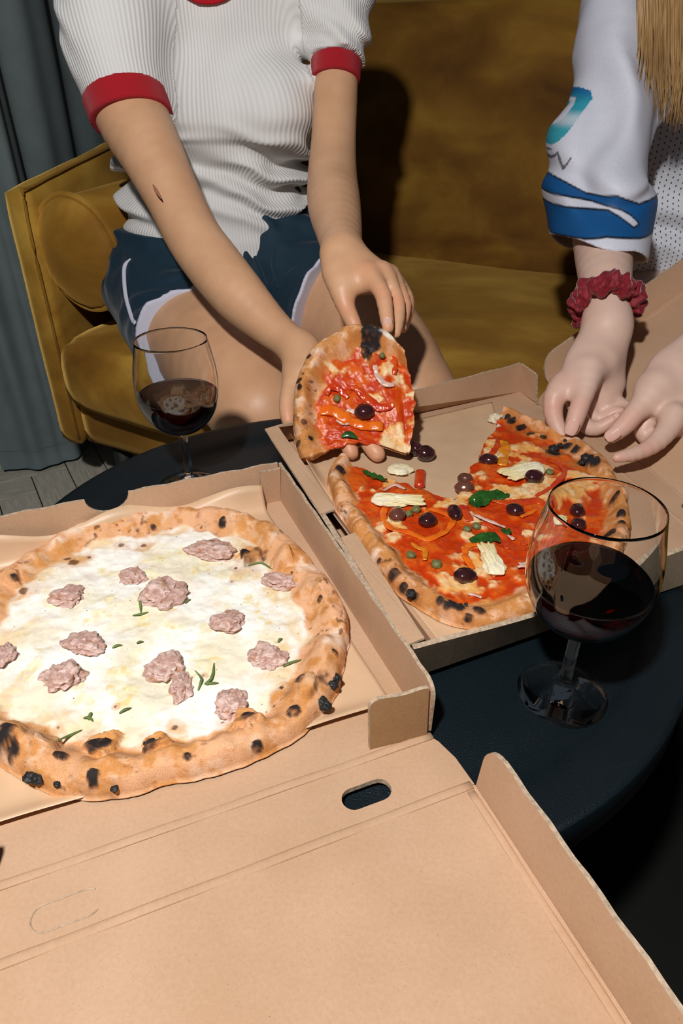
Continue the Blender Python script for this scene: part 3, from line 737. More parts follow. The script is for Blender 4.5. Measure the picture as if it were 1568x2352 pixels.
# ---- white sausage pizza
WZ = .4712
wo = px([(460, 1187), (600, 1215), (700, 1290), (770, 1370), (803, 1435), (790, 1520), (768, 1610), (700, 1690), (600, 1745), (400, 1800), (180, 1843), (80, 1806), (0, 1760)], WZ)
wo += [np.array((-.268, .330, WZ)), np.array((-.300, .385, WZ)), np.array((-.312, .44, WZ))]+px([(0, 1335), (60, 1296), (200, 1228), (330, 1200)], WZ)
wc = np.array((-.150, .428))
WA = polar_field(wc, wo, 212, 660, True, WZ, .0185, .033, 11)
Pw = WA['P']
cc = crust_colour(WA, Pw, 31, .05)
n1 = fbm(Pw, 30, 51, 4); n2 = fbm(Pw, 75, 52, 4); n3 = fbm(Pw, 220, 53, 3)
ch = mixc(np.array((.86, .78, .60)), np.array((.93, .90, .82)), sstep(-.25, .3, n1))
ch = mixc(ch, np.array((.84, .76, .48)), sstep(.15, .6, n2)*.7)
ch = mixc(ch, np.array((.82, .58, .20)), sstep(.45, .85, n3*.5+n2*.7)*.7)
ch = mixc(ch, np.array((.80, .66, .52)), sstep(.2, .7, fbm(Pw, 55, 58, 3))*.4)
edgeb = sstep(2.1, 1.05, WA['d']/WA['cw'])
ch = mixc(ch, np.array((.82, .60, .36)), edgeb*sstep(-.3, .5, n2)*.75)
m = sstep(1.08, .90, WA['d']/WA['cw']+.16*n2)
hump = spots(WA, [(*onz(x, y, WZ+.012)[:2], r, 1) for x, y, r in ((232, 1703, .012), (362, 1706, .010), (25, 1702, .013), (566, 1652, .011), (575, 1268, .011), (650, 1290, .010), (700, 1590, .011), (30, 1330, .009), (110, 1715, .008))])
m = np.maximum(m, sstep(.1, .5, hump)); WA['H'] += .0065*sstep(0, 1, hump)
col = mixc(ch, cc, m)
bs = [(onz(x, y, WZ+.012), r, s) for x, y, r, s in [(465, 1830-290, .004, .9), (540, 1292, .006, 1), (130, 1700-40, .004, .7), (262, 1611, .003, 1), (400, 1661, .007, .7), (510, 1645, .004, .8), (670, 1319, .0035, .9), (530, 1322, .003, .9), (645, 1570, .005, .8), (630, 1612, .003, 1)]]
bs2 = [(onz(x, y, WZ+.015), r, s) for x, y, r, s in [(35, 1325, .006, .8), (50, 1340, .005, .8), (165, 1275, .006, .85), (150, 1265, .004, .9), (325, 1232, .004, .9), (200, 1262, .003, 1), (275, 1235, .004, .8), (350, 1198, .004, .8), (560, 1265, .006, .9), (570, 1275, .01, .55), (600, 1260, .012, .5), (510, 1200, .005, .9), (770, 1505, .0035, 1), (672, 1630, .007, 1), (690, 1580, .006, .9), (565, 1650, .008, 1), (590, 1710, .005, .9), (432, 1740, .0045, 1), (350, 1710, .009, 1), (215, 1710, .008, .95), (243, 1702, .005, 1), (15, 1705, .011, .95), (140, 1740, .006, .95), (75, 1788, .007, 1), (215, 1788, .0055, 1), (130, 1800, .003, 1), (262, 1808, .003, 1), (165, 1830, .003, .9), (30, 1730, .008, .9), (745, 1560, .008, .6), (735, 1380, .003, .8)]]
sp = spots(WA, [(p[0], p[1], r*.8, s) for p, r, s in bs2]+[(p[0], p[1], r*.35, s) for p, r, s in bs])
halo = spots(WA, [(p[0], p[1], r*(2.3 if k >= len(bs) else 1.2), s*.9) for k, (p, r, s) in enumerate(bs+bs2)])
col = mixc(col, np.array((.62, .27, .08)), halo*(.55+.35*n2))
col = mixc(col, BURN, sstep(.05, .8, sp*(1+.5*n3))*.85); col = mixc(col, BLACK, sstep(.45, 1, sp*(1+.5*n3))*np.where(m > .4, .97, .25))
WA['H'] += .0016*sstep(.5, 1, sp)*m+.002*np.clip(fbm(Pw, 38, 61, 3), -.3, 1)*(1-m)
wet = (1-m)*(.75+.3*n2)
pz = empty('pizza', (wc[0], wc[1], .4705), 'large white cheese pizza with pink sausage crumbles in the lower left box', 'pizza')
pl_w = lambda X, Y, H, A: np.stack([X, Y, WZ+H], -1)
split_grid(WA, 'crust', 'cheese', (M['crust_p'], M['cheese_p']), pz, True, pl_w, col, wet)
def field_height(A, zb):
    P_ = np.stack([A['X'].ravel(), A['Y'].ravel()], 1); H = A['H'].ravel()
    return lambda x, y: zb+H[np.argmin((P_[:, 0]-x)**2+(P_[:, 1]-y)**2)]
hw = field_height(WA, WZ)
def land(x, y, zb, hf):
    p = onz(x, y, zb+.006)
    for _ in range(4): p = onz(x, y, hf(p[0], p[1]))
    return p
def ico(sub=4):
    bm = bmesh.new(); bmesh.ops.create_icosphere(bm, subdivisions=sub, radius=1); bm.verts.ensure_lookup_table()
    V = np.array([v.co[:] for v in bm.verts]); F = np.array([[v.index for v in f.verts] for f in bm.faces]); bm.free(); return V, F
ICO4, ICO3, ICO5 = ico(4), ico(3), ico(5)
def sausage(x, y, rx, ry, ang, seed, extra=None):
    V, F = ICO5; p = land(x, y, WZ, hw); t = .39/abs(ray(x, y)[2])
    ra, rb = rx*t, ry*t*1.25; P = V.copy()
    n = fbm(P+seed*3.1, 1.3, seed, 3)[:, None]; n2_ = fbm(P+seed, 4.5, seed+1, 3)[:, None]
    P = P*(1+.38*n+.16*n2_)
    ca_, sa_ = math.cos(ang), math.sin(ang); W = np.empty_like(P)
    X_ = P[:, 0]*ra; Y_ = P[:, 1]*rb; W[:, 0] = p[0]+X_*ca_-Y_*sa_; W[:, 1] = p[1]+X_*sa_+Y_*ca_; W[:, 2] = p[2]+.001+P[:, 2]*min(ra, rb)*.52
    c = mixc(np.array((.52, .31, .255)), np.array((.68, .48, .42)), sstep(-.4, .5, n2_[:, 0]))
    c = mixc(c, np.array((.42, .18, .08)), sstep(.30, .8, fbm(P, 2.4, seed+5, 3))*.8); c = mixc(c, BURN, sstep(.75, .9, fbm(P, 7, seed+6, 2))*.8)
    npmesh('sausage_piece', W, F, M['meat'], pz, True, c)
for i, a in enumerate([(155, 1371, 38, 24, -.2), (305, 1328, 28, 22, .3), (370, 1366, 46, 36, 0), (485, 1268, 52, 24, -.15), (645, 1338, 40, 24, -.3), (522, 1432, 36, 26, 0), (197, 1483, 46, 28, -.25), (612, 1511, 42, 28, -.2), (145, 1557, 46, 32, -.1), (380, 1537, 44, 34, -.4), (420, 1580, 24, 34, 0), (530, 1622, 36, 30, 0), (2, 1512, 28, 34, 0)]): sausage(*a, seed=i+5)
def needle(pts, r, parent, hf, zb, mt='rosemary', name='rosemary_leaf', lift=.0012):
    P = [land(a, b_, zb, hf)+np.array((0, 0, lift+.0008*math.sin(k*2))) for k, (a, b_) in enumerate(pts)]
    S = spline(P, 12); rr_ = r*np.sin(np.linspace(.25, math.pi-.15, 12))**.6
    mb = MB(); mb.add(*tube_mesh(S, rr_, 7, flat=.6)); mb.build(name, M[mt], parent, smooth=True)
for pts in ([(322, 1365), (323, 1390), (324, 1410)], [(305, 1416), (325, 1414), (341, 1407)], [(402, 1368), (412, 1362), (425, 1353)], [(425, 1388), (432, 1382), (438, 1378)], [(570, 1301), (598, 1296), (628, 1310)], [(258, 1491), (270, 1486), (281, 1483)], [(314, 1480), (322, 1478), (330, 1475)], [(638, 1478), (643, 1472), (648, 1468)], [(455, 1588), (462, 1570), (462, 1558), (448, 1542)], [(476, 1576), (488, 1556), (492, 1524)], [(470, 1574), (484, 1565), (490, 1550)], [(470, 1574), (486, 1573), (502, 1570)], [(650, 1534), (668, 1526), (692, 1516)], [(132, 1704), (160, 1694), (188, 1678)], [(192, 1652), (205, 1652), (214, 1658)], [(203, 1656), (208, 1645), (210, 1637)], [(274, 1641), (288, 1634), (302, 1627)]):
    needle(pts, .0011, pz, hw, WZ)
def bubble(x, y, r, parent, seed, z):
    V, F = ICO4; P = V*(1+.25*fbm(V+seed, 2, seed, 3))[:, None]; p = onz(x, y, z); npmesh('char_bubble', P*r*np.array((1, 1, .8))+p, F, M['char'], parent)
for i, (x, y, r) in enumerate([(68, 1786, .0042), (86, 1788, .0042), (215, 1787, .0036), (131, 1801, .0022), (263, 1812, .0022), (775, 1502, .003), (769, 1558, .0042), (764, 1573, .004), (740, 1612, .0042), (735, 1600, .0032), (748, 1622, .0042), (432, 1738, .0028), (338, 1706, .0026), (352, 1704, .0032), (372, 1702, .003), (12, 1725, .003), (24, 1700, .0035)]): bubble(x, y, r, pz, i, WZ+.011)
def flecks(A, hf_A, zb, n, seed, parent, zone, place=None, rmin=.0003, rmax=.0009, clumps=None):
    rg = np.random.RandomState(seed); nt, nr = A['H'].shape; V0 = np.array([(1, 0, 0), (-.5, .87, 0), (-.5, -.87, 0), (0, 0, 1.0)]); F0 = np.array([(0, 1, 3), (1, 2, 3), (2, 0, 3), (0, 2, 1)])
    VV = []; FF = []; k = 0
    while k < n:
        i = rg.randint(nt); j = rg.randint(5, nr)
        if A['d'][i, j]/A['cw'][i, 0] < 1.0 and rg.rand() > .12: continue
        if rg.rand() > A['U'][i, j]*1.1: continue
        r = rmin+(rmax-rmin)*rg.rand()**3; a = rg.rand()*6.3; ca_, sa_ = math.cos(a), math.sin(a)
        c = (place or pl_w)(A['X'][i, j], A['Y'][i, j], A['H'][i, j]+.0001, (A, i, j)) if place is None else place(i, j)
        W = V0*r*np.array((1, .7, .7)); W = np.stack([W[:, 0]*ca_-W[:, 1]*sa_, W[:, 0]*sa_+W[:, 1]*ca_, W[:, 2]], 1)+c
        VV.append(W); FF.append(F0+4*k); k += 1
    o = npmesh('pepper_flecks', np.concatenate(VV), np.concatenate(FF), M['peppercorn'], parent, False); o['kind'] = 'stuff'
flecks(WA, None, WZ, 260, 4, pz, None, place=lambda i, j: np.array((WA['X'][i, j], WA['Y'][i, j], WZ+WA['H'][i, j])))

# ---- red pizza, one slice gone
RZ = .4712
ro = px([(1158, 945), (1205, 963), (1262, 990), (1330, 1022), (1398, 1075), (1422, 1130), (1446, 1190), (1444, 1255), (1405, 1320), (1335, 1368), (1250, 1400), (1150, 1432), (1072, 1441), (1000, 1418), (930, 1373), (880, 1322), (830, 1258), (790, 1195), (762, 1130), (752, 1090), (772, 1062)], RZ+.004)
rc = onz(1042, 1160, RZ)[:2]
RA = polar_field(rc, ro, 212, 660, False, RZ, .0165, .026, 83)
Pr_ = RA['P']; nt_, nr_ = RA['H'].shape
# ragged torn edges
tw = np.linspace(0, 1, nt_)[:, None]
rag = .0035*fbm(np.stack([RA['U']*2, 0*RA['U']+5, 0*RA['U']], -1), 7, 5, 4)
wgt = np.exp(-(tw/.03)**2)+np.exp(-((1-tw)/.03)**2)
Pr_[..., 0] += -np.sin(RA['ang'])*rag*wgt; Pr_[..., 1] += np.cos(RA['ang'])*rag*wgt; RA['X'], RA['Y'] = Pr_[..., 0], Pr_[..., 1]
def red_colour(A, P, seed, sauce_bias=0.0):
    cc = crust_colour(A, P, seed, .38)
    n1 = fbm(P, 30, seed+20, 4); n2 = fbm(P, 85, seed+21, 4); n3 = fbm(P, 260, seed+22, 3)
    sa_ = mixc(np.array((.54, .042, .004)), np.array((.66, .11, .010)), sstep(-.3, .5, n2))
    sa_ = mixc(sa_, np.array((.45, .03, .005)), sstep(.2, .8, n3)*.5)
    dgh = mixc(np.array((.82, .42, .12)), np.array((.84, .60, .33)), sstep(-.2, .5, n2))
    dgh = mixc(dgh, np.array((.74, .24, .04)), sstep(0, .6, n3)*.6)
    ms = sstep(.16-sauce_bias, .42-sauce_bias, n1+.30*n2)
    mid = mixc(sa_, dgh, ms)
    x = A['d']/A['cw']
    m = sstep(1.05, .82, x+.20*n2)
    cc = mixc(cc, np.array((.72, .24, .05)), sstep(.35, .95, x)*sstep(-.5, .4, n2)*.75)
    return mixc(mid, cc, m), m, ms, n1, n2, n3
colr, mr_, msr, n1, n2, n3 = red_colour(RA, Pr_, 140, -.10)
bl = [(onz(x, y, RZ+.013), r, s) for x, y, r, s in [(1272, 1028, .009, 1), (1300, 1018, .006, 1), (1322, 1030, .006, .85), (1345, 1055, .010, 1), (1365, 1062, .007, 1), (1175, 958, .006, .9), (1198, 972, .008, .85), (1222, 985, .007, .85), (1250, 995, .005, .8), (1165, 950, .005, .9), (1425, 1185, .006, .9), (1408, 1155, .004, .9), (1400, 1225, .006, .8), (1428, 1205, .004, 1), (943, 1363, .006, 1), (1040, 1390, .005, .9), (1055, 1394, .005, .9), (1025, 1395, .004, .8), (1100, 1400, .005, .8), (1075, 1415, .004, .8), (905, 1318, .007, .7), (925, 1345, .005, .8), (780, 1080, .006, .9), (793, 1110, .004, .8), (870, 1285, .003, .8), (1140, 1430, .004, .8), (900, 1260, .003, .8), (1010, 1388, .004, .8)]]
sp = spots(RA, [(p[0], p[1], r, s) for p, r, s in bl]); halo = spots(RA, [(p[0], p[1], r*1.9, s*.9) for p, r, s in bl])
colr = mixc(colr, np.array((.45, .15, .03)), halo*.8); colr = mixc(colr, BURN*.8, sstep(.1, .6, sp)*.9); colr = mixc(colr, BLACK, sstep(.45, .9, sp*(1+.35*n3))*.97)
wt_ = onz(1138, 968, RZ+.01); wm = spots(RA, [(wt_[0], wt_[1], .006, 1)]); colr = mixc(colr, np.array((.88, .80, .66)), wm)
RA['H'] += .0012*np.clip(n2, -.6, 1)*(1-mr_)+.0012*msr*(1-mr_)+.0018*sstep(.4, 1, sp)*mr_
wetr = (1-mr_)*(1-.35*msr)
rp = empty('pizza', (rc[0], rc[1], .4705), 'charred tomato pizza with olives, artichokes and one slice missing, in the right box', 'pizza')
pl_r = lambda X, Y, H, A: np.stack([X, Y, RZ+H], -1)
split_grid(RA, 'crust', 'tomato_topping', (M['crust_p'], M['cheese_p']), rp, False, pl_r, colr, wetr)
hr = field_height(RA, RZ)
PAP = lambda x, y: BZ+.002
def blob(name, x, y, lx, ly, ang, mt, parent, hf, zb, seed=0, hz=.8, wr=.06, lift=.6, V_F=None, at=None, pinch=0):
    """olive, caper or chunk: lx, ly in photo pixels; ang in the picture plane of the table"""
    V, F = V_F or ICO4; p = land(x, y, zb, hf) if at is None else np.array(at); t = (CAMZ-p[2])/abs(ray(x, y)[2])
    a_, b_ = lx*.5*t, ly*.5*t
    P = V*(1+wr*fbm(V+seed*1.7, 1.6, seed+9, 3))[:, None]
    if pinch: P[:, 1:] *= (1-pinch*sstep(.3, 1.1, P[:, 0]))[:, None]
    hzr = min(a_, b_)*hz; ca_, sa_ = math.cos(ang), math.sin(ang)
    X_ = P[:, 0]*a_; Y_ = P[:, 1]*b_
    W = np.stack([p[0]+X_*ca_-Y_*sa_, p[1]+X_*sa_+Y_*ca_, p[2]+hzr*lift+P[:, 2]*hzr], 1)
    return npmesh(name, W, F, M[mt], parent)
for i, (x, y, lx, ly, an, mt) in enumerate([(1225, 1103, 46, 34, .15, 'olive'), (1181, 1178, 42, 32, -.5, 'olive'), (1043, 1183, 34, 48, .1, 'olive'), (982, 1203, 44, 36, .3, 'olive'), (912, 1190, 38, 36, -.6, 'olive_light'), (1067, 1329, 54, 36, .1, 'olive'), (1321, 1177, 38, 36, 0, 'olive'), (1325, 1209, 36, 32, -.5, 'olive')]):
    blob('olive', x, y, lx, ly*1.15, an, mt, rp, hr, RZ, i, pinch=.12)
for i, (x, y, r) in enumerate([(1261, 1088, 19), (1072, 1219, 20), (1093, 1213, 21), (943, 1279, 23), (1002, 1301, 26), (914, 1174, 19), (938, 1184, 20), (955, 1175, 22)]):
    blob('caper', x, y, r, r, i, 'caper', rp, hr, RZ, i+30, wr=.12, V_F=ICO3)
def artichoke(c0, c1, w0, w1, seed, parent, hf, zb, layers=3, nm='artichoke_piece'):
    """heart wedge: broad smooth foot, narrowing into overlapping pointed petals (sub-parts)"""
    A0 = land(*c0, zb, hf); B0 = land(*c1, zb, hf); d = B0-A0; d[2] = 0; Ln = np.linalg.norm(d); d /= Ln; s_ = np.array((-d[1], d[0], 0)); t = .39/abs(ray(*c0)[2]); W0, W1 = w0*t*.5, w1*t*.5
    rg = random.Random(seed); root = None
    def lobe(u0, u1, off, wa, wb, hz, zz, sd, name, par):
        V, F = ICO5; u = (V[:, 0]+1)/2; w_ = wa*(1-u)+wb*u; cub = np.sign(V[:, 1])*np.abs(V[:, 1])**.8
        P = np.stack([V[:, 0], V[:, 1], V[:, 2]], 1)
        g = fbm(np.stack([P[:, 0]*.7, P[:, 1]*3.2, P[:, 2]*1.6], 1)+sd, 1.7, sd, 3); g2 = fbm(P+sd, 1.5, sd+4, 2)
        side = off*(u*2-.6)+.20*np.sin(u*5+sd)*.25
        y_ = (cub*w_*(1+.12*g+.28*g2)+side*W0); x_ = (u0+(u1-u0)*u+.05*g2)*Ln; z_ = V[:, 2]*hz*(1-.45*u)*(1+.35*g)
        W = A0+np.outer(x_, d)+np.outer(y_, s_)+np.outer(z_+zz+.004*np.sin(u*3)*0, (0, 0, 1.0))
        c = mixc(np.tile(np.array((.86, .78, .56)), (len(V), 1)), np.array((.80, .62, .26)), sstep(.25, 1.0, u)*.7+sstep(.1, .7, g)*.5)
        c = mixc(c, np.array((.75, .38, .12)), sstep(.45, .9, fbm(P, 2.2, sd+9, 3))*.5*(z_ < hz*.2))
        return npmesh(name, W, F, M['cheese_p'], par, True, c, {'Wet': np.full(len(V), .7)})
    root = lobe(-.06, .78, 0, W0, W1*1.1, W0*.50, .0035, seed*3+1, nm, parent)
    for l in range(layers):
        o_ = (l-(layers-1)/2)/max(1, layers-1)*.9
        lobe(.15+.08*rg.random(), .86+.10*rg.random(), o_, W1*.95, W1*.50, .0030, .0035+W0*.22*(1-abs(o_)), seed*7+l, 'petal', root)
artichoke((855, 1152), (985, 1160), 50, 34, 1, rp, hr, RZ)
artichoke((1240, 1078), (1148, 1105), 56, 46, 2, rp, hr, RZ, 5)
artichoke((1140, 1325), (1110, 1248), 62, 26, 3, rp, hr, RZ, 5)
artichoke((1245, 1200), (1300, 1208), 60, 50, 4, rp, hr, RZ, 3)
def rough_strip(S, r_, flat, normal, seed, k=.0011):
    V, F = tube_mesh(S, r_, 14, flat=flat, normal=normal); V = np.array(V); n = np.array(normal if normal is not None else (0, 0, 1.0)); n = n/np.linalg.norm(n)
    C = np.repeat(S, 14, 0); D = V-C; f = fbm(V, 130, seed, 3); f2 = fbm(V, 420, seed+1, 2)
    V = C+D*(1+.30*f+.10*f2)[:, None]+n*(k*f)[:, None]; return V, F
def strip(pts, w_, mt, parent, hf, zb, name='pepper_strip', flat=.26, lift=.0012):
    P = [land(a, b_, zb, hf)+np.array((0, 0, lift)) for a, b_ in pts]; n = max(16, len(P)*8); S = spline(P, n); t = .39/abs(ray(*pts[0])[2])
    S[:, 2] = np.convolve(np.pad(S[:, 2], 2, mode='edge'), np.ones(5)/5, 'valid')
    r_ = w_*.5*t*(np.sin(np.linspace(.35, math.pi-.35, n))**.35)
    mb = MB(); mb.add(*rough_strip(S, r_, flat, None, int(pts[0][0]))); return mb.build(name, M[mt], parent, smooth=True)
for pts, w_, mt in ([[(900, 1150), (880, 1180), (890, 1210), (940, 1225), (985, 1240), (1020, 1222)], 17, 'pepper_orange'], [[(975, 1183), (985, 1172), (1010, 1178), (1040, 1195), (1020, 1225), (985, 1240)], 15, 'pepper_orange'], [[(1050, 1165), (1068, 1172), (1078, 1200)], 22, 'pepper_red'],
    [[(1130, 1150), (1180, 1158), (1230, 1152), (1255, 1162)], 24, 'pepper_red'], [[(1100, 1202), (1130, 1212), (1155, 1235), (1165, 1262)], 18, 'pepper_red'], [[(1085, 1310), (1068, 1280), (1075, 1258), (1100, 1250)], 16, 'pepper_orange'], [[(1185, 1215), (1195, 1235), (1205, 1255)], 18, 'pepper_red'],
    [[(1156, 1015), (1157, 1040), (1154, 1072)], 26, 'pepper_yellow'], [[(1145, 1010), (1135, 1035), (1118, 1052)], 14, 'pepper_red'], [[(1230, 1142), (1265, 1120), (1295, 1090), (1285, 1070), (1255, 1060)], 14, 'pepper_red'], [[(945, 1250), (960, 1262), (975, 1268), (975, 1290)], 12, 'pepper_yellow'], [[(1195, 1190), (1215, 1180), (1230, 1172)], 12, 'pepper_orange'], [[(1205, 1255), (1225, 1275), (1250, 1285)], 14, 'pepper_red']):
    strip(pts, w_, mt, rp, hr, RZ)
def leaf(pts, ws, parent, hf, zb, seed, curl=.6, name='basil_leaf', at=None):
    P = [land(a, b_, zb, hf)+np.array((0, 0, .004)) for a, b_ in pts] if at is None else at
    n = 30; S = spline(P, n); t = .39/abs(ray(*pts[0])[2]) if pts else .0005; V = []; T = np.gradient(S, axis=0); T /= np.linalg.norm(T, axis=1)[:, None]
    m_ = 13
    for i in range(n):
        u = i/(n-1); w_ = ws*t*.5*math.sin(math.pi*min(.97, u*.9+.08))**.7; s_ = np.cross(T[i], (0, 0, 1.0)); s_ /= np.linalg.norm(s_)
        for k in range(m_):
            v = 2*k/(m_-1)-1; q = S[i]+s_*w_*v; cr_ = float(fbm(np.array([q]), 260, seed, 2)[0])
            V.append(q+np.array((0, 0, .0022*cr_-curl*w_*v*v*.5+.0006*math.cos(v*18))))
    F = [(i*m_+k, i*m_+k+1, (i+1)*m_+k+1, (i+1)*m_+k) for i in range(n-1) for k in range(m_-1)]
    o = npmesh(name, V, F, M['basil'], parent); s = o.modifiers.new('t', 'SOLIDIFY'); s.thickness = .0004
leaf([(1080, 1152), (1110, 1142), (1140, 1140), (1168, 1146)], 42, rp, hr, RZ, 1)
leaf([(1078, 1160), (1100, 1158), (1125, 1148)], 34, rp, hr, RZ, 2)
leaf([(1080, 1250), (1105, 1240), (1130, 1238), (1145, 1252)], 34, rp, hr, RZ, 3)
leaf([(832, 1086), (850, 1095), (870, 1103), (888, 1112)], 16, rp, hr, RZ, 4)
leaf([(1150, 1224), (1162, 1226), (1172, 1232)], 18, rp, hr, RZ, 5)
for pts in ([(1190, 1300), (1215, 1296), (1245, 1290)], [(1188, 1307), (1215, 1304), (1245, 1302)], [(1215, 1292), (1235, 1283), (1250, 1278)], [(1166, 1232), (1172, 1238), (1178, 1244)], [(880, 1130), (905, 1118), (930, 1128)], [(1075, 1368), (1090, 1370), (1105, 1376)], [(1085, 1185), (1120, 1200), (1160, 1215)]):
    strip(pts, 9, 'onion', rp, hr, RZ, 'onion_shred', .35, .002)
for i, (x, y, r) in enumerate([(1272, 1030, .0055), (1286, 1022, .003), (1345, 1052, .0055), (1358, 1050, .0035), (1336, 1062, .003), (1298, 1012, .0022), (943, 1364, .0042), (1048, 1392, .0018), (1058, 1390, .0018), (1040, 1396, .0018), (1070, 1388, .0016), (1434, 1190, .003), (1430, 1208, .0028), (1443, 1215, .002)]): bubble(x, y, r, rp, i+40, RZ+.0125)
flecks(RA, None, RZ, 260, 8, rp, None, place=lambda i, j: np.array((RA['X'][i, j], RA['Y'][i, j], RZ+RA['H'][i, j])))
# cut face of torn dough at the crust end
M['crumb'] = simple('torn_bread', (.84, .72, .52), .85, .2, bump=1, bscale=500, var=.3, vscale=200)
blob('torn_dough', 1137, 970, 34, 30, 0, 'crumb', rp, PAP, BZ, 71, wr=.5, lift=.8)

# ---- loose bits on the paper: things of their own
def loose(name, label, cat, group=None, **k):
    o = blob(name, parent=None, hf=PAP, zb=BZ, **k); return tag(o, label, cat, group)
G1_ = 'loose olives on the paper'
loose('olive', 'dark olive on the paper nearest the held slice, behind another', 'olive', G1_, x=951, y=1044, lx=36, ly=40, ang=.5, mt='olive', seed=61, lift=.95, hz=.9)
loose('olive', 'glossy dark olive on the paper in front of its neighbour, near the red pepper piece', 'olive', G1_, x=976, y=1056, lx=44, ly=40, ang=.2, mt='olive', seed=62, lift=.95, hz=.9)
loose('olive', 'pale brown olive farther back at the tip of the cut pizza', 'olive', G1_, x=1067, y=1111, lx=36, ly=30, ang=-.1, mt='olive_light', seed=63, lift=.95, hz=.9)
loose('olive', 'larger pale brown olive beside the basil leaf at the pizza tip', 'olive', G1_, x=1065, y=1133, lx=46, ly=34, ang=0, mt='olive_light', seed=64, lift=.95, hz=.9)
loose('olive', 'dark reddish olive lying against the cut edge by the yellow pepper strip', 'olive', G1_, x=1120, y=1070, lx=46, ly=34, ang=-.2, mt='olive', seed=65, lift=.95, hz=.9)
loose('crust_crumb', 'torn scrap of toasted dough on paper below the held slice', 'dough', x=920, y=1084, lx=50, ly=48, ang=.4, mt='artichoke', seed=66, lift=.7, hz=.35, wr=.35)
mb = MB(); P_ = [onz(*q, BZ+.004) for q in ((966, 1084), (964, 1100), (963, 1117))]; mb.add(*tube_mesh(spline(P_, 14), .0058, 12, flat=.6)); o = mb.build('pepper_piece', M['pepper_red'], None, smooth=True)
tag(o, 'small cut piece of bright red pepper alone on the paper', 'pepper')

# ---- the held slice
sT = aty(936, 1040, .690)
so = [aty(692, 1062, .690), aty(676, 1015, .706), aty(673, 960, .722), aty(677, 900, .741), aty(690, 850, .759), aty(715, 806, .776), aty(760, 776, .790), aty(810, 754, .797), aty(860, 754, .799), aty(890, 768, .798), aty(912, 800, .792)]
so = np.array(so)
sn = np.cross(so[0]-sT, so[-1]-sT); sn /= np.linalg.norm(sn); sn = sn if sn[2] > 0 else -sn
e1 = so[0]-sT; e1 /= np.linalg.norm(e1); e2 = np.cross(sn, e1)
flat2 = np.stack([(so-sT)@e1, (so-sT)@e2], 1)
SA = polar_field((0, 0), flat2, 140, 350, False, 0, .019, .036, 211, flat=.0045)
ns_, ms_ = SA['H'].shape
rag = .0025*fbm(np.stack([SA['U']*2, 0*SA['U']+9, 0*SA['U']], -1), 7, 8, 4); tw = np.linspace(0, 1, ns_)[:, None]
# the lower torn edge bows up between the fingers
bow = np.exp(-(tw/.22)**2)*np.sin(np.pi*SA['U'])*(-.010)
sg_ = np.sign(SA['ang'][-1, 5]-SA['ang'][0, 5])
bulge = sg_*.016*np.exp(-(tw/.16)**2)*np.sin(np.pi*np.clip(SA['U']*1.15, 0, 1))**.8-.013*np.exp(-((1-tw)/.16)**2)*np.sin(np.pi*SA['U'])*np.sign(flat2[-1][1]*1.0)*-1
cut = bulge+(rag*(np.exp(-(tw/.04)**2)+np.exp(-((1-tw)/.04)**2)))
SA['P'][..., 0] += -np.sin(SA['ang'])*(cut); SA['P'][..., 1] += np.cos(SA['ang'])*(cut)
SA['X'], SA['Y'] = SA['P'][..., 0], SA['P'][..., 1]
offs = (so-sT)@sn; thv = np.arctan2(flat2[:, 1], flat2[:, 0])
def place_s(X, Y, H, A=None):
    th = np.arctan2(Y, X); o_ = np.argsort(thv); r = np.hypot(X, Y)/.14
    lift = np.interp(th, thv[o_], offs[o_])*r
    warp = lift+.005*np.sin(np.clip(r, 0, 1)*math.pi)*np.sin(th*3+1)-.006*np.exp(-(r/.35)**2)
    return sT+np.multiply.outer(X, e1)+np.multiply.outer(Y, e2)+np.multiply.outer(H+warp-.004, sn)
Ps_ = np.stack([SA['X'], SA['Y'], 0*SA['X']+.5], -1)
cols, mss, msl, n1, n2, n3 = red_colour(SA, Ps_, 172, .06)
def s2(x, y):
    """photo point -> slice plane coordinates"""
    r = ray(x, y); k = np.dot(sn, sT-np.array((0, 0, CAMZ)))/np.dot(sn, r); p = np.array((0, 0, CAMZ))+r*k-sT; return p@e1, p@e2
bl = [((852, 800), .014, 1), ((845, 812), .010, 1), ((865, 795), .009, 1), ((842, 828), .008, .8), ((695, 905), .005, .9), ((696, 920), .003, 1), ((716, 850), .004, .8), ((738, 790), .003, 1), ((752, 784), .003, .9), ((700, 860), .003, .9), ((717, 1020), .003, .9), ((705, 990), .004, .7), ((690, 1030), .005, .6), ((835, 768), .005, .7)]
sp = spots(SA, [(*s2(*p), r, s) for p, r, s in bl]); halo = spots(SA, [(*s2(*p), r*1.7, s*.8) for p, r, s in bl])
cols = mixc(cols, np.array((.52, .20, .05)), halo*.7); cols = mixc(cols, BURN*.8, sstep(.15, .7, sp)*.9); cols = mixc(cols, BLACK, sstep(.5, .95, sp*(1+.4*n3))*.97)
wp = spots(SA, [(*s2(895, 790), .009, 1)]); cols = mixc(cols, np.array((.90, .84, .74)), wp*.9)
SA['H'] += .001*np.clip(n2, -.6, 1)*(1-mss)+.001*msl*(1-mss)+.001*sstep(.4, 1, sp)
sl = empty('pizza_slice', tuple(sT), 'tomato pizza slice with one olive held up between two hands', 'pizza')
split_grid(SA, 'crust', 'tomato_topping', (M['crust_p'], M['cheese_p']), sl, False, place_s, cols, .7*(1-mss)*(1-.35*msl), under=True)
def on_s(x, y, h=.006):
    X, Y = s2(x, y); return place_s(np.array(X), np.array(Y), np.array(h))
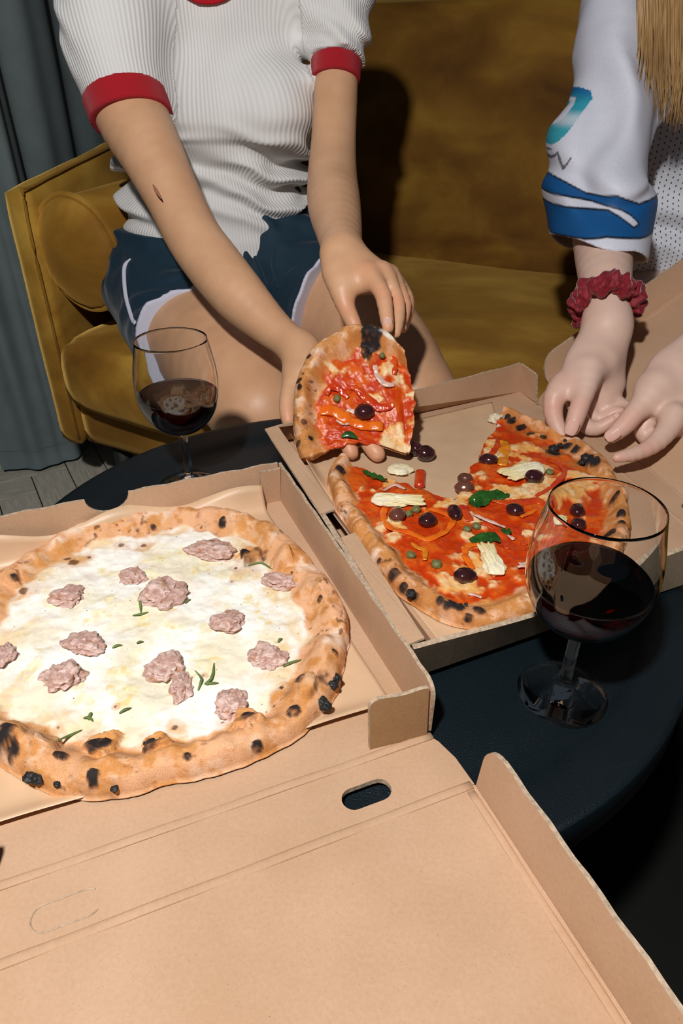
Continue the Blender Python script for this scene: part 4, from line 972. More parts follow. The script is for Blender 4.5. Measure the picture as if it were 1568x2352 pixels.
def sblob(name, x, y, lx, ly, mt, seed, hz=.75, wr=.06, V_F=None, ang=0):
    V, F = V_F or ICO4; p = on_s(x, y, .007); t = .00050; P = V*(1+wr*fbm(V+seed, 1.6, seed, 3))[:, None]; a_, b_ = lx*.5*t, ly*.5*t
    ca_, sa_ = math.cos(ang), math.sin(ang); X_ = P[:, 0]*a_; Y_ = P[:, 1]*b_
    ex = np.array((1.0, 0, 0)); ex -= sn*np.dot(ex, sn); ex /= np.linalg.norm(ex); ey = np.cross(sn, ex)
    W = p+np.outer(X_*ca_-Y_*sa_, ex)+np.outer(X_*sa_+Y_*ca_, ey)+np.outer(P[:, 2]*min(a_, b_)*hz, sn); npmesh(name, W, F, M[mt], sl)
sblob('olive', 837, 952, 46, 38, 'olive', 5, .9)
sblob('caper', 776, 927, 17, 19, 'caper', 6, .9, .12, ICO3); sblob('caper', 878, 832, 14, 14, 'caper', 7, .9, .12, ICO3)
def sstrip(pts, w_, mt, name='pepper_strip', flat=.28, h=.0065):
    S = spline([on_s(a, b_, h) for a, b_ in pts], 30); r_ = w_*.5*.00053*(np.sin(np.linspace(.35, math.pi-.35, 30))**.35)
    mb = MB(); mb.add(*rough_strip(S, r_, flat, sn, int(pts[0][0]))); mb.build(name, M[mt], sl, smooth=True)
sstrip([(736, 955), (760, 953), (795, 967), (830, 980), (880, 982)], 24, 'pepper_orange')
sstrip([(752, 920), (762, 905), (782, 908), (800, 925)], 15, 'pepper_red'); sstrip([(808, 900), (822, 905), (836, 925), (822, 932)], 14, 'pepper_red')
sstrip([(815, 900), (840, 920), (875, 942), (905, 935)], 18, 'pepper_red'); sstrip([(895, 815), (905, 840), (905, 870)], 14, 'pepper_red')
sstrip([(862, 853), (866, 872), (884, 892), (906, 892)], 14, 'onion', 'onion_shred', .35); sstrip([(775, 970), (790, 976), (803, 976)], 14, 'onion', 'onion_shred', .3); sstrip([(795, 955), (805, 950), (815, 955)], 10, 'onion', 'onion_shred', .3)
P0 = [on_s(784, 1010, .008), on_s(802, 1004, .0085), on_s(822, 1012, .008)]
mb = MB(); mb.add(*tube_mesh(spline(P0, 16), .0042*np.sin(np.linspace(.2, 2.95, 16)), 9, flat=.25, normal=sn)); mb.build('basil_leaf', M['basil'], sl, smooth=True)
flecks(SA, None, 0, 130, 12, sl, None, place=lambda i, j: place_s(SA['X'][i, j], SA['Y'][i, j], SA['H'][i, j]))

# ================================================================== WINE GLASSES
def wine_glass(x, y, label, seed=0):
    c = (x, y, TZ)
    t = empty('wine_glass', c, label, 'glass', 'wine glasses on the table')
    foot = [(.0005, .0003), (.0325, .0002), (.0331, .0008), (.0325, .0016), (.020, .0030), (.010, .0052), (.0062, .0085), (.0044, .0135), (.0005, .0135)]
    V, F = lathe(foot, 96, c, closed=False); npmesh('foot', V, F, M['glass'], t)
    stem = [(.0004, .0134)]+[(.0044+.0001*math.sin(z*90), z) for z in np.linspace(.0134, .058, 12)]+[(.0047, .0625), (.0050, .0645), (.0004, .0645)]
    V, F = lathe(stem, 48, c, closed=False); npmesh('stem', V, F, M['glass'], t)
    op = spline([(.0006, .0648), (.010, .0655), (.022, .0715), (.033, .083), (.0405, .100), (.0425, .117), (.0415, .134), (.0385, .150), (.0356, .1655)], 60)
    inn = spline([(.0350, .1655), (.0375, .150), (.0405, .134), (.0415, .117), (.0395, .1003), (.0320, .084), (.0210, .0730), (.009, .0678), (.0003, .0672)], 60)
    pr_ = [tuple(p) for p in op]+[(.0354, .1661)]+[tuple(p) for p in inn]
    V, F = lathe(pr_, 128, c, closed=False); npmesh('bowl', V, F, M['glass'], t)
    lv = .1085
    w_ = [(r-.0001, z) for r, z in inn[::-1] if z < lv]
    w_ = [(.0003, .0674)]+w_[1:]; rr_ = np.interp(lv, inn[::-1, 1], inn[::-1, 0])-.0001
    w_ += [(rr_, lv), (rr_-.0006, lv-.0004), (rr_-.003, lv-.0007), (.0003, lv-.0007)]
    V, F = lathe(w_, 128, c, closed=False); o = npmesh('wine', V, F, M['wine'], t); o['label'] = 'dark red wine filling the lower half of the bowl'
g1_ = onz(1290, 1592, TZ); wine_glass(g1_[0], g1_[1], 'wine glass of red wine at lower right in front of the right pizza box')
wine_glass(-.168, .672, 'wine glass of red wine behind the left pizza box near the sofa arm')

# ================================================================== PEOPLE (one continuous surface per body, grown from a distance field)
class Prim:
    def __init__(s, a, b, ra, rb, k=.02, sc=None):
        s.sc = np.ones(3) if sc is None else np.array(sc, float); s.ms = float(s.sc.min())
        s.a = np.array(a, float)/s.sc; s.b = np.array(b, float)/s.sc; s.ra = ra; s.rb = rb; s.k = k
        s.a = s.a.astype(np.float32); s.b = s.b.astype(np.float32); s.isc = (1/s.sc).astype(np.float32)
    def d(s, P):
        Q = P*s.isc; ba = s.b-s.a; pa = Q-s.a; L2 = float(ba@ba)
        if L2 < 1e-10: return (np.sqrt((pa*pa).sum(-1))-s.ra)*s.ms
        h = np.clip((pa@ba)/L2, 0, 1); q = pa-h[:, None]*ba
        return (np.sqrt((q*q).sum(-1))-(s.ra+(s.rb-s.ra)*h))*s.ms
    cd = None
class Rod:
    """flattened limb section: capsule squashed along axis n by factor f"""
    def __init__(s, a, b, ra, rb, n, f, k=.015):
        s.a = np.array(a, np.float32); s.b = np.array(b, np.float32); s.ra = ra; s.rb = rb; s.k = k; s.ms = f
        n = np.array(n, float); d = np.array(b, float)-np.array(a, float); d /= np.linalg.norm(d)+1e-9; n = n-d*np.dot(n, d); s.n = (n/np.linalg.norm(n)).astype(np.float32); s.f = f
    def d(s, P):
        ba = s.b-s.a; pa = P-s.a; h = np.clip((pa@ba)/float(ba@ba), 0, 1); q = pa-h[:, None]*ba
        c = (q@s.n); q = q+np.outer(c*(1/s.f-1), s.n)
        return (np.sqrt((q*q).sum(-1))-(s.ra+(s.rb-s.ra)*h))*(.5+.5*s.f)
def smin(a, b, k):
    h = np.maximum(k-np.abs(a-b), 0)/k; return np.minimum(a, b)-h*h*k*.25
REC = [False]
class Node:
    def __init__(s, prims, kids=()): s.prims = prims; s.kids = list(kids)        # kids: (node, k)
    def ev(s, P, cut=None, c=None):
        core = None
        for p in s.prims:
            if c is not None and p.cd is not None and p.cd[c] > cut: continue
            d = p.d(P)
            if REC[0]: p.cd = d
            core = d if core is None else smin(core, d, p.k)
        if core is None: core = np.full(len(P), 9.0, np.float32)
        out = core
        for kd, k in s.kids:
            d = kd.ev(P, cut, c); out = np.minimum(out, smin(core, d, k))
        return out
def surface(fn, lo, hi, h, disp=0.0):
    """blockwise surface nets. fn(P, cut, centre) -> distance"""
    lo = np.array(lo, float); hi = np.array(hi, float); B = 14
    n = np.ceil((hi-lo)/h/B).astype(int)*B+1; nb = (n-1)//B
    g = np.stack(np.meshgrid(*[np.arange(x) for x in nb], indexing='ij'), -1).reshape(-1, 3)
    cen = (lo+(g*B+B/2)*h).astype(np.float32); rad = B*h*.87
    REC[0] = True; dc = fn(cen, None, None); REC[0] = False
    S = np.empty(tuple(n), np.float32)
    for (i, j, k), d in zip(g, dc): S[i*B:i*B+B+1, j*B:j*B+B+1, k*B:k*B+B+1] = 1 if d > 0 else -1
    act = np.abs(dc) < rad*1.25+disp+.006
    o = np.stack(np.meshgrid(*[np.arange(B+1)]*3, indexing='ij'), -1).reshape(-1, 3)
    ig = np.where(act)[0]
    for q in ig:
        i, j, k = g[q]; P = (lo+(o+g[q]*B)*h).astype(np.float32)
        v = fn(P, abs(float(dc[q]))+rad*2.4+.085+disp, q)
        S[i*B:i*B+B+1, j*B:j*B+B+1, k*B:k*B+B+1] = v.reshape(B+1, B+1, B+1)
    S[0] = S[-1] = 1; S[:, 0] = S[:, -1] = 1; S[:, :, 0] = S[:, :, -1] = 1
    I = (S < 0); c8 = np.zeros(tuple(n-1), np.uint8)
    for a in (0, 1):
        for b_ in (0, 1):
            for c_ in (0, 1): c8 += I[a:n[0]-1+a, b_:n[1]-1+b_, c_:n[2]-1+c_]
    cells = np.argwhere((c8 > 0) & (c8 < 8)); vid = np.full(tuple(n-1), -1, np.int32); vid[tuple(cells.T)] = np.arange(len(cells))
    acc = np.zeros((len(cells), 3)); cnt = np.zeros(len(cells))
    cor = [(a, b_, c_) for a in (0, 1) for b_ in (0, 1) for c_ in (0, 1)]; val = {q: S[tuple((cells+q).T)] for q in cor}
    for q in cor:
        for ax in range(3):
            if q[ax]: continue
            r = list(q); r[ax] = 1; r = tuple(r); v0, v1 = val[q], val[r]; m = (v0 < 0) != (v1 < 0)
            t = np.where(m, v0/(v0-v1+1e-12*(v0 == v1)), 0); p = np.array(q, float)[None].repeat(len(cells), 0); p[:, ax] += t
            acc += p*m[:, None]; cnt += m
    V = lo+(cells+acc/cnt[:, None])*h
    F = []
    for ax in range(3):
        s0 = [slice(0, x) for x in n]; s1 = list(s0); s0[ax] = slice(0, n[ax]-1); s1[ax] = slice(1, n[ax])
        A_, B_ = I[tuple(s0)], I[tuple(s1)]; e = np.argwhere(A_ != B_); a1, a2 = (ax+1) % 3, (ax+2) % 3
        e = e[(e[:, a1] > 0) & (e[:, a2] > 0) & (e[:, a1] < n[a1]-1) & (e[:, a2] < n[a2]-1)]
        d1 = np.zeros(3, int); d1[a1] = 1; d2 = np.zeros(3, int); d2[a2] = 1
        q = np.stack([vid[tuple((e-d1-d2).T)], vid[tuple((e-d2).T)], vid[tuple(e.T)], vid[tuple((e-d1).T)]], 1)
        ins = A_[tuple(e.T)]; q[~ins] = q[~ins][:, ::-1]; F.append(q)
    F = np.concatenate(F); F = F[(F >= 0).all(1)]
    return V, F
def chain(secs, k=.02):
    """secs: list of (x, y, Y, widthpx) -> prims"""
    S = np.array([(*q[0], q[1]) for q in (cr(*s) for s in secs)]); Q = spline(S, (len(S)-1)*4+1)
    return [Prim(a[:3], b_[:3], a[3], b_[3], .0012) for a, b_ in zip(Q[:-1], Q[1:])]
def finger(secs, k=.006):
    S = np.array([(*q[0], q[1]) for q in (cr(*s) for s in secs)]); Q = spline(S, (len(S)-1)*2+1)
    return Node([Prim(a[:3], b_[:3], a[3], b_[3], .002) for a, b_ in zip(Q[:-1], Q[1:])])
VIEWN = lambda x, y: ray(x, y)/np.linalg.norm(ray(x, y))
def palm(secs, nrm, f, k=.02):
    S = [cr(*s) for s in secs]; return [Rod(a[0], b_[0], a[1], b_[1], nrm, f, k) for a, b_ in zip(S[:-1], S[1:])]
def nail(x, y, yy, wf, ln, ang, parent, spread=1.0, roll=0.0):
    """nail hugging a fingertip: x, y, yy and finger width in photo pixels; ln nail length in pixels; ang direction of the tip"""
    c, r = cr(x, y, yy, wf); v = -VIEWN(x, y); t = yy/ray(x, y)[1]; rt = np.cross(v, (0, 0, 1.0)); rt = -rt/np.linalg.norm(rt); u = np.cross(v, rt); u = u if u[2] > 0 else -u
    ax = rt*math.sin(ang)+u*math.cos(ang); ay = np.cross(v, ax); V = []; F = []; n, m_ = 16, 12
    for i in range(n):
        s_ = -1+2*i/(n-1); ww = (1-abs(s_)**3.2*(.75 if s_ > 0 else .92))**.5
        for k in range(m_):
            q = (-1+2*k/(m_-1))*ww*spread+roll
            V.append(c+ax*s_*ln*t*.5+(v*math.cos(q)+ay*math.sin(q))*(r*(1.0-.12*max(0, s_)**2)+.0008))
    for i in range(n-1):
        for k in range(m_-1): F.append((i*m_+k, i*m_+k+1, (i+1)*m_+k+1, (i+1)*m_+k))
    o = npmesh('fingernail', V, F, M['nail'], parent); md = o.modifiers.new('t', 'SOLIDIFY'); md.thickness = .0012; md.offset = 0
def flush(V, pts, r=.012):
    m = np.zeros(len(V))
    for p in pts: m = np.maximum(m, np.exp(-(np.linalg.norm(V-p, axis=1)/r)**2))
    return m*.55
# ---------------------------------------------------------------- person on the left
RSEC = [(262, 40, 1.20, 150), (280, 160, 1.18, 166), (302, 262, 1.15, 166), (352, 360, 1.10, 144), (397, 450, 1.06, 128), (445, 545, 1.02, 126), (492, 610, .985, 128), (548, 678, .945, 122), (610, 740, .91, 96), (655, 778, .885, 80), (692, 808, .865, 78)]
LSEC = [(765, -30, 1.31, 104), (770, 90, 1.27, 102), (771, 200, 1.23, 100), (766, 320, 1.18, 102), (763, 400, 1.13, 112), (767, 470, 1.06, 121), (778, 530, .98, 106), (786, 578, .90, 88)]
# right hand, palm up under the slice
rh_palm = [Prim(*[q for q in (cr(690, 806, .865, 74)[0], cr(705, 850, .842, 80)[0])], cr(690, 806, .865, 74)[1], cr(705, 850, .842, 80)[1]),
           *palm([(700, 850, .835, 70), (745, 905, .800, 70)], (0, -.5, 1), .62), *palm([(700, 830, .845, 60), (770, 880, .815, 60)], (0, -.5, 1), .62)]
r_fing = [finger([(676, 862, .825, 48), (664, 905, .800, 42), (660, 940, .782, 38), (663, 966, .770, 34)], .008),
          finger([(750, 900, .795, 40), (775, 970, .745, 40), (797, 1018, .714, 38), (807, 1040, .704, 34)]),
          finger([(775, 895, .795, 40), (815, 965, .745, 42), (850, 1020, .713, 42), (866, 1043, .702, 38)]),
          finger([(730, 905, .790, 38), (752, 970, .750, 36), (765, 1008, .730, 32)]),
          finger([(790, 880, .800, 38), (840, 940, .760, 38), (872, 975, .740, 34)])]
RH = Node(chain(RSEC, .02)+rh_palm, [(r_fing[0], .014)]+[(f, .008) for f in r_fing[1:]])
lh = [*palm([(790, 590, .895, 88), (822, 632, .872, 96)], (.2, -.5, .8), .62), *palm([(800, 610, .885, 70), (862, 632, .868, 74)], (.2, -.5, .8), .6), *palm([(800, 605, .89, 70), (893, 648, .880, 60)], (.2, -.5, .8), .6)]
l_fing = [finger([(772, 632, .872, 56), (783, 672, .852, 50), (797, 712, .838, 40), (808, 735, .826, 36), (818, 756, .818, 30)], .01),
          finger([(846, 628, .862, 46), (864, 652, .845, 40), (880, 680, .828, 38), (886, 718, .808, 33), (891, 752, .793, 29)]),
          finger([(880, 622, .870, 40), (900, 660, .855, 35), (913, 695, .840, 33), (915, 730, .822, 29), (908, 765, .806, 26)]),
          finger([(898, 628, .878, 36), (918, 668, .868, 31), (930, 700, .855, 29), (926, 730, .842, 26), (918, 756, .830, 23)]),
          finger([(908, 645, .886, 34), (926, 668, .880, 31), (936, 692, .872, 31), (934, 722, .860, 28), (925, 754, .848, 24)])]
LH = Node(chain(LSEC, .02)+lh, [(l_fing[0], .016)]+[(f, .009) for f in l_fing[1:]])
TX = -.215
TORSO = [Prim((TX, 1.345, .52), (TX, 1.335, .70), .130, .118, .05, (1, .70, 1)), Prim((TX, 1.335, .70), (TX, 1.335, .90), .128, .150, .05, (1, .70, 1)), Prim((TX-.13, 1.33, .945), (TX+.135, 1.33, .945), .055, .055, .06), Prim((TX+.01, 1.32, .93), (TX+.01, 1.30, 1.08), .055, .05, .04),
         Prim((TX, 1.35, .45), (TX, 1.35, .47), .150, .120, .05, (1, .75, 1))]
rth = chain([(380, 650, 1.33, 235), (430, 735, 1.21, 250), (500, 815, 1.09, 258), (560, 890, 1.0, 240), (600, 945, .945, 205)], .05)
lth = chain([(640, 620, 1.35, 240), (760, 700, 1.23, 250), (845, 775, 1.12, 240), (905, 845, 1.04, 220), (950, 920, .975, 190)], .05)
def shin(kn, fx, fy):
    k3 = cr(*kn)[0]; return [Prim(k3, k3+np.array((fx*.5, fy*.5-.015, -.2)), .058, .055, .03), Prim(k3+np.array((fx*.5, fy*.5-.015, -.2)), (k3[0]+fx, k3[1]+fy, .07), .055, .036, .03), Prim((k3[0]+fx, k3[1]+fy+.02, .035), (k3[0]+fx, k3[1]+fy-.13, .025), .034, .024, .03)]
BODY = Node(TORSO, [(Node(rth+shin((600, 945, .945, 205), -.03, .16)), .05), (Node(lth+shin((950, 920, .975, 190), .03, .14)), .05), (RH, .05), (LH, .05)])
def body_fn(P, cut, c): return BODY.ev(P, cut, c)
V, F = surface(body_fn, (-.47, .66, -.01), (.27, 1.52, 1.10), .0033)
p1 = empty('person', (TX, 1.3, 0), 'person on the left in a white ribbed T-shirt with red cuffs, holding up the slice', 'person')
fl_ = flush(V, [cr(*s)[0]+np.array((0, -.006, .006)) for s in ((845, 628, .862, 46), (880, 680, .828, 38), (797, 718, .838, 40), (928, 697, .855, 29), (890, 745, .793, 29), (663, 960, .77, 34), (809, 1036, .707, 33), (867, 1038, .707, 38), (913, 695, .84, 33), (818, 750, .818, 30))], .016)
npmesh('body', V, F, M['skin_warm'], p1, True, None, {'Flush': fl_})
nail(890, 745, .797, 29, 32, math.pi-.1, p1, .75); nail(921, 745, .834, 23, 26, math.pi-.25, p1, .7, .3); nail(662, 955, .774, 36, 28, math.pi, p1, .45, 1.1)
# scar on the forearm, two drawstrings, clothes
mb = MB(); S = spline([aty(351, 424, 1.022), aty(360, 440, 1.013), aty(370, 456, 1.004)], 12); mb.add(*tube_mesh(S, .0022*np.sin(np.linspace(.3, 2.9, 12)), 6, flat=.2, normal=(0, -1, .4)))
mb.build('birthmark', simple('scar_skin', (.36, .15, .09), .5), p1, smooth=True)
# shirt
sh_t = [Prim((TX, 1.335, .570), (TX, 1.335, .69), .174, .140, .06, (1, .72, 1)), Prim((TX, 1.335, .69), (TX, 1.335, .90), .140, .155, .06, (1, .72, 1)), Prim((TX-.13, 1.33, .950), (TX+.14, 1.33, .950), .062, .062, .06),
        Prim(aty(432, 262, 1.25), aty(432, 262, 1.25), .066, .066, .05), Prim(aty(632, 252, 1.25), aty(632, 252, 1.25), .066, .066, .05)]
rsl = chain([(268, -20, 1.24, 270), (262, 60, 1.20, 236), (275, 160, 1.175, 205), (290, 218, 1.158, 184)], .04)
lsl = chain([(758, -60, 1.31, 220), (770, 20, 1.285, 160), (774, 90, 1.262, 132), (772, 142, 1.245, 118)], .04)
rc_c, _r1 = cr(300, 255, 1.152, 170); rd_ = cr(302, 262, 1.15, 166)[0]-cr(275, 150, 1.18, 190)[0]; rd_ /= np.linalg.norm(rd_)
lc_c, _r2 = cr(771, 175, 1.238, 100); ld_ = cr(770, 240, 1.22, 100)[0]-cr(776, 90, 1.27, 100)[0]; ld_ /= np.linalg.norm(ld_)
rcut = aty(283, 229, 1.155); lcut = aty(772, 137, 1.245)
SHT = Node(sh_t, [(Node(rsl), .05), (Node(lsl), .04)])
SHTT = Node(sh_t)
def folds(P):
    x, y, z = P[:, 0]-TX, P[:, 1], P[:, 2]; w1 = fbm(P, 9, 301, 2); w2 = fbm(P*np.array((.6, .6, 1.6), np.float32), 14, 302, 2)
    env = np.exp(-((z-.685)/.058)**2); ph = (z+.10*x*np.sign(x)*.6+.018*w1+.02*np.sin(x*9))*2*math.pi/.036
    f = .0110*env*np.sin(ph*.8+1.6*w2)*(.5+.7*np.abs(x)/.12)
    f = f+.003*np.exp(-((z-.57)/.03)**2)*np.sin(x*60+4*w1)*sstep(.06, -.04, x)
    f = f+.006*sstep(.738, .752, z+.01*w1)*np.exp(-(np.maximum(0, z-.76)/.05)**2)*sstep(.16, .10, np.abs(x))
    f = f+.0035*w2*np.exp(-((z-.90)/.09)**2)*np.minimum(1, np.abs(x)/.1)
    sl_ = sstep(.13, .19, np.abs(x)); f = f+.005*sl_*w1+.0045*sl_*np.sin((z*1.1+x*.9)*110+3*w1)*np.exp(-((z-.86)/.07)**2)
    return f
def shirt_fn(P, cut, c):
    d = SHT.ev(P, cut, c)
    if cut is not None: d = d-folds(P)
    x = P[:, 0]-TX
    hem = .548-.030*np.abs(x)/.16*0+.012*np.cos(x*8)-.055*0
    d = np.maximum(d, (.516+.130*sstep(.04, .165, x)-P[:, 2]-.020*sstep(-.02, -.12, x)))
    # sleeves are cut at the cuffs, only out there on the arms
    pr = (P-rcut)@rd_.astype(np.float32); zone = P[:, 0] < TX-.055-.35*np.clip(P[:, 2]-.80, 0, .2)+.02
    near = np.linalg.norm(P-rcut, axis=1) < .14
    tors = SHTT.ev(P, cut, c)
    d = np.where((pr > 0) & (tors > .022) & near & (P[:, 0] < TX-.04), np.maximum(d, pr), d)
    pl_ = (P-lcut)@ld_.astype(np.float32); d = np.where((pl_ > 0) & (tors > .022) & (P[:, 0] > TX+.1) & (np.linalg.norm(P-lcut, axis=1) < .10), np.maximum(d, pl_), d)
    # neck opening
    nk = np.linalg.norm((P-np.array((TX+.012, 1.28, 1.0)))*np.array((1, 1, .9)), axis=1)-.085
    return np.maximum(d, -nk)
V, F = surface(shirt_fn, (-.48, 1.02, .49), (.14, 1.50, 1.04), .0032, .01)
x = V[:, 0]-TX; ang = np.arctan2(x, -(V[:, 1]-1.335)); rib = ang*.13
def armcoord(V, c, d):
    a = np.cross(d, (0, 1, .2)); a /= np.linalg.norm(a); b_ = np.cross(a, d); b_ = -b_ if b_[1] > 0 else b_; q = V-c; return np.arctan2(q@a, q@b_)*.058
tors = Node(sh_t).ev(V.astype(np.float32)); ra_ = Node(rsl).ev(V.astype(np.float32)); la_ = Node(lsl).ev(V.astype(np.float32))
rib = np.where((ra_ < tors-.004) & (x < 0), armcoord(V, rcut, rd_), rib); rib = np.where((la_ < tors-.004) & (x > 0), armcoord(V, lcut, ld_), rib)
shirt_o = npmesh('shirt', V, F, M['knit'], p1, True, None, {'Rib': rib})
def cuff(cut_, d_, secs, L0, L1, grow, parent):
    nd = Node(chain(secs, .03))
    def fn(P, cut, c):
        d = nd.ev(P, cut, c)-grow; t = (P-cut_)@d_.astype(np.float32); t = t+.004*np.sin(P[:, 1]*30); inner = nd.ev(P, cut, c)+.006
        return np.maximum(np.maximum(d, L0-t), np.maximum(t-L1, -inner))
    lo = cut_-.1; hi = cut_+.12; V, F = surface(fn, lo, hi, .0025, .01)
    rb = armcoord(V, cut_, d_); npmesh('sleeve_cuff', V, F, M['cuff'], parent, True, None, {'Rib': rb})
_x = 0
cuff(rcut, rd_, [(262, 150, 1.178, 190), (285, 215, 1.158, 182), (310, 290, 1.14, 170)], -.001, .030, .0035, shirt_o)
cuff(lcut, ld_, [(775, 90, 1.265, 112), (772, 142, 1.245, 108), (770, 200, 1.23, 104)], -.001, .026, .0025, shirt_o)
nk_ = [np.array((TX+.012+.077*math.sin(q), 1.255-.062*math.cos(q)*1.0+.0, .965-.045*math.cos(q))) for q in np.linspace(-2.2, 2.2, 40)]
nk_ = []
for q in np.linspace(-1.9, 1.9, 40):
    nk_.append(np.array((TX+.012+.080*math.sin(q), 1.285-.085*math.cos(q)+.02*abs(math.sin(q)), .945+.03*(1-math.cos(q)))))
# collar follows the rim of the neck opening
bnd = np.abs(np.linalg.norm((V-np.array((TX+.012, 1.28, 1.0)))*np.array((1, 1, .9)), axis=1)-.085) < .003
q3 = V[bnd]; an = np.arctan2(q3[:, 0]-TX-.012, -(q3[:, 1]-1.28)); rim = []
for q in np.linspace(-2.6, 2.6, 36):
    s_ = q3[np.abs(an-q) < .09]
    if len(s_): rim.append(s_[np.argmin((s_[:, 1]*math.cos(q))-s_[:, 0]*math.sin(q)+0*s_[:, 2])])
if len(rim) > 8:
    rim = np.array(rim); k5 = np.ones(5)/5; rim = np.stack([np.convolve(np.pad(rim[:, i], 2, mode='edge'), k5, 'valid') for i in range(3)], 1)
    Vc, Fc = tube_mesh(rim, .0125, 14, flat=.35, normal=(0, -.7, .7)); rbv = np.repeat(np.arange(len(rim))*.006, 14)
    mb = MB(); mb.add(Vc, Fc); mb.build('collar', simple('red_collar', (.42, .012, .02), .9, .1, bump=.4, bscale=900), shirt_o, smooth=True)
# shorts
s_r = chain([(365, 640, 1.34, 262), (415, 728, 1.22, 272), (455, 790, 1.14, 282)], .05); s_l = chain([(640, 610, 1.35, 258), (742, 690, 1.24, 274), (800, 740, 1.16, 284)], .05)
SHN = Node([Prim((TX, 1.345, .455), (TX, 1.34, .56), .176, .160, .05, (1, .75, 1)), Prim((TX, 1.34, .56), (TX+.004, 1.335, .70), .158, .136, .03, (1, .72, 1))], [(Node(s_r), .05), (Node(s_l), .05)])
rhem_p, rhem_d = aty(420, 712, 1.16), cr(500, 815, 1.09, 1)[0]-cr(380, 650, 1.33, 1)[0]; lhem_p, lhem_d = aty(712, 672, 1.17), cr(845, 775, 1.12, 1)[0]-cr(640, 620, 1.35, 1)[0]
rhem_d /= np.linalg.norm(rhem_d); lhem_d /= np.linalg.norm(lhem_d); rhem_d = rhem_d+np.array((-.25, 0, .1)); rhem_d /= np.linalg.norm(rhem_d); lhem_d = lhem_d+np.array((.55, .1, .0)); lhem_d /= np.linalg.norm(lhem_d); rhem_p = rhem_p+rhem_d*.048; lhem_p = lhem_p+lhem_d*.014
NR_, NL_ = Node(s_r), Node(s_l); HIP = SHN.prims[0]
def hemdist(P, cut=None, c=None):
    tr = (P-rhem_p)@rhem_d.astype(np.float32); tl = (P-lhem_p)@lhem_d.astype(np.float32)
    dr, dl = NR_.ev(P, cut, c), NL_.ev(P, cut, c)
    t = np.where(dr < dl, tr, tl); return t
def shorts_fn(P, cut, c, grow=0.0):
    d = SHN.ev(P, cut, c)-grow
    if cut is not None: d = d-.0035*fbm(P, 26, 401, 2)-.002*np.sin((P[:, 0]*.6+P[:, 1])*120+3*fbm(P, 12, 402, 1))
    return np.maximum(np.maximum(d, hemdist(P, cut, c)), P[:, 2]-.605-.075*sstep(.03, .15, P[:, 0]-TX))
V, F = surface(shorts_fn, (-.45, 1.02, .33), (.13, 1.50, .68), .0036, .01)
sh_o = npmesh('shorts', V, F, M['shorts'], p1)
def trim_fn(P, cut, c):
    d = SHN.ev(P, cut, c)-.0022
    if cut is not None: d = d-.0035*fbm(P, 26, 401, 2)-.002*np.sin((P[:, 0]*.6+P[:, 1])*120+3*fbm(P, 12, 402, 1))
    t = hemdist(P, cut, c); return np.maximum(np.maximum(d, t-.0005), -.0062-t)
V, F = surface(trim_fn, (-.45, 1.02, .33), (.13, 1.50, .61), .0026, .01); npmesh('hem_trim', V, F, M['trim'], sh_o)
def on_shorts(x, y, lo=1.0, hi=1.4):
    Ys = np.linspace(lo, hi, 160); P = np.array([aty(x, y, q) for q in Ys], np.float32); d = SHN.ev(P); i = np.argmax(d < 0) if (d < 0).any() else 80
    return P[i].astype(float)+np.array((0, -.003, .003))
mb = MB(); mb.add(*tube_mesh(spline([on_shorts(*q) for q in ((303, 600), (288, 615), (287, 650), (292, 690), (305, 735), (312, 745))], 40), .0036, 8, flat=.5, normal=(0, -1, .3))); mb.build('side_piping', M['trim'], sh_o, smooth=True)
for pts in ([(585, 592), (600, 620), (612, 650), (618, 668)], [(630, 575), (628, 620), (640, 665)]):
    mb = MB(); mb.add(*tube_mesh(spline([on_shorts(*q) for q in pts], 24), .0026, 8)); mb.build('drawstring', M['shorts'], sh_o, smooth=True)

# ---------------------------------------------------------------- person on the right
AR = [(1470, 60, 1.22, 90), (1420, 250, 1.15, 124), (1388, 400, 1.10, 140), (1384, 500, 1.04, 136), (1386, 580, .985, 128), (1390, 650, .925, 112), (1393, 700, .89, 98), (1396, 745, .862, 96)]
h_p = [*palm([(1392, 745, .862, 92), (1362, 822, .825, 96)], (-.3, -.6, .7), .66), *palm([(1360, 815, .825, 84), (1308, 885, .79, 76)], (-.3, -.6, .7), .6), *palm([(1398, 790, .845, 66), (1405, 880, .815, 60)], (-.3, -.6, .7), .7), *palm([(1360, 850, .815, 70), (1385, 920, .80, 50)], (-.3, -.6, .7), .6)]
h_f = [finger([(1352, 850, .800, 66), (1346, 888, .778, 50), (1334, 925, .760, 42), (1325, 950, .750, 42), (1314, 984, .737, 36)], .01),
       finger([(1290, 888, .795, 54), (1273, 912, .782, 48), (1270, 948, .772, 42), (1279, 978, .762, 35), (1292, 1002, .752, 27)], .01),
       finger([(1318, 925, .790, 38), (1340, 975, .772, 36), (1368, 985, .768, 31), (1392, 974, .768, 28), (1412, 960, .768, 24)]),
       finger([(1350, 925, .798, 36), (1358, 955, .790, 30), (1382, 962, .785, 28), (1405, 950, .784, 26), (1424, 945, .782, 23)]),
       finger([(1385, 915, .805, 36), (1385, 940, .802, 32), (1405, 938, .80, 29), (1422, 928, .797, 25), (1438, 930, .795, 22)])]
A1 = Node(chain(AR, .02)+h_p, [(h_f[0], .012), (h_f[1], .010)]+[(f, .007) for f in h_f[2:]])
AL = [(1900, 380, 1.2, 150), (1760, 560, 1.0, 140), (1670, 700, .87, 112), (1615, 800, .80, 98)]
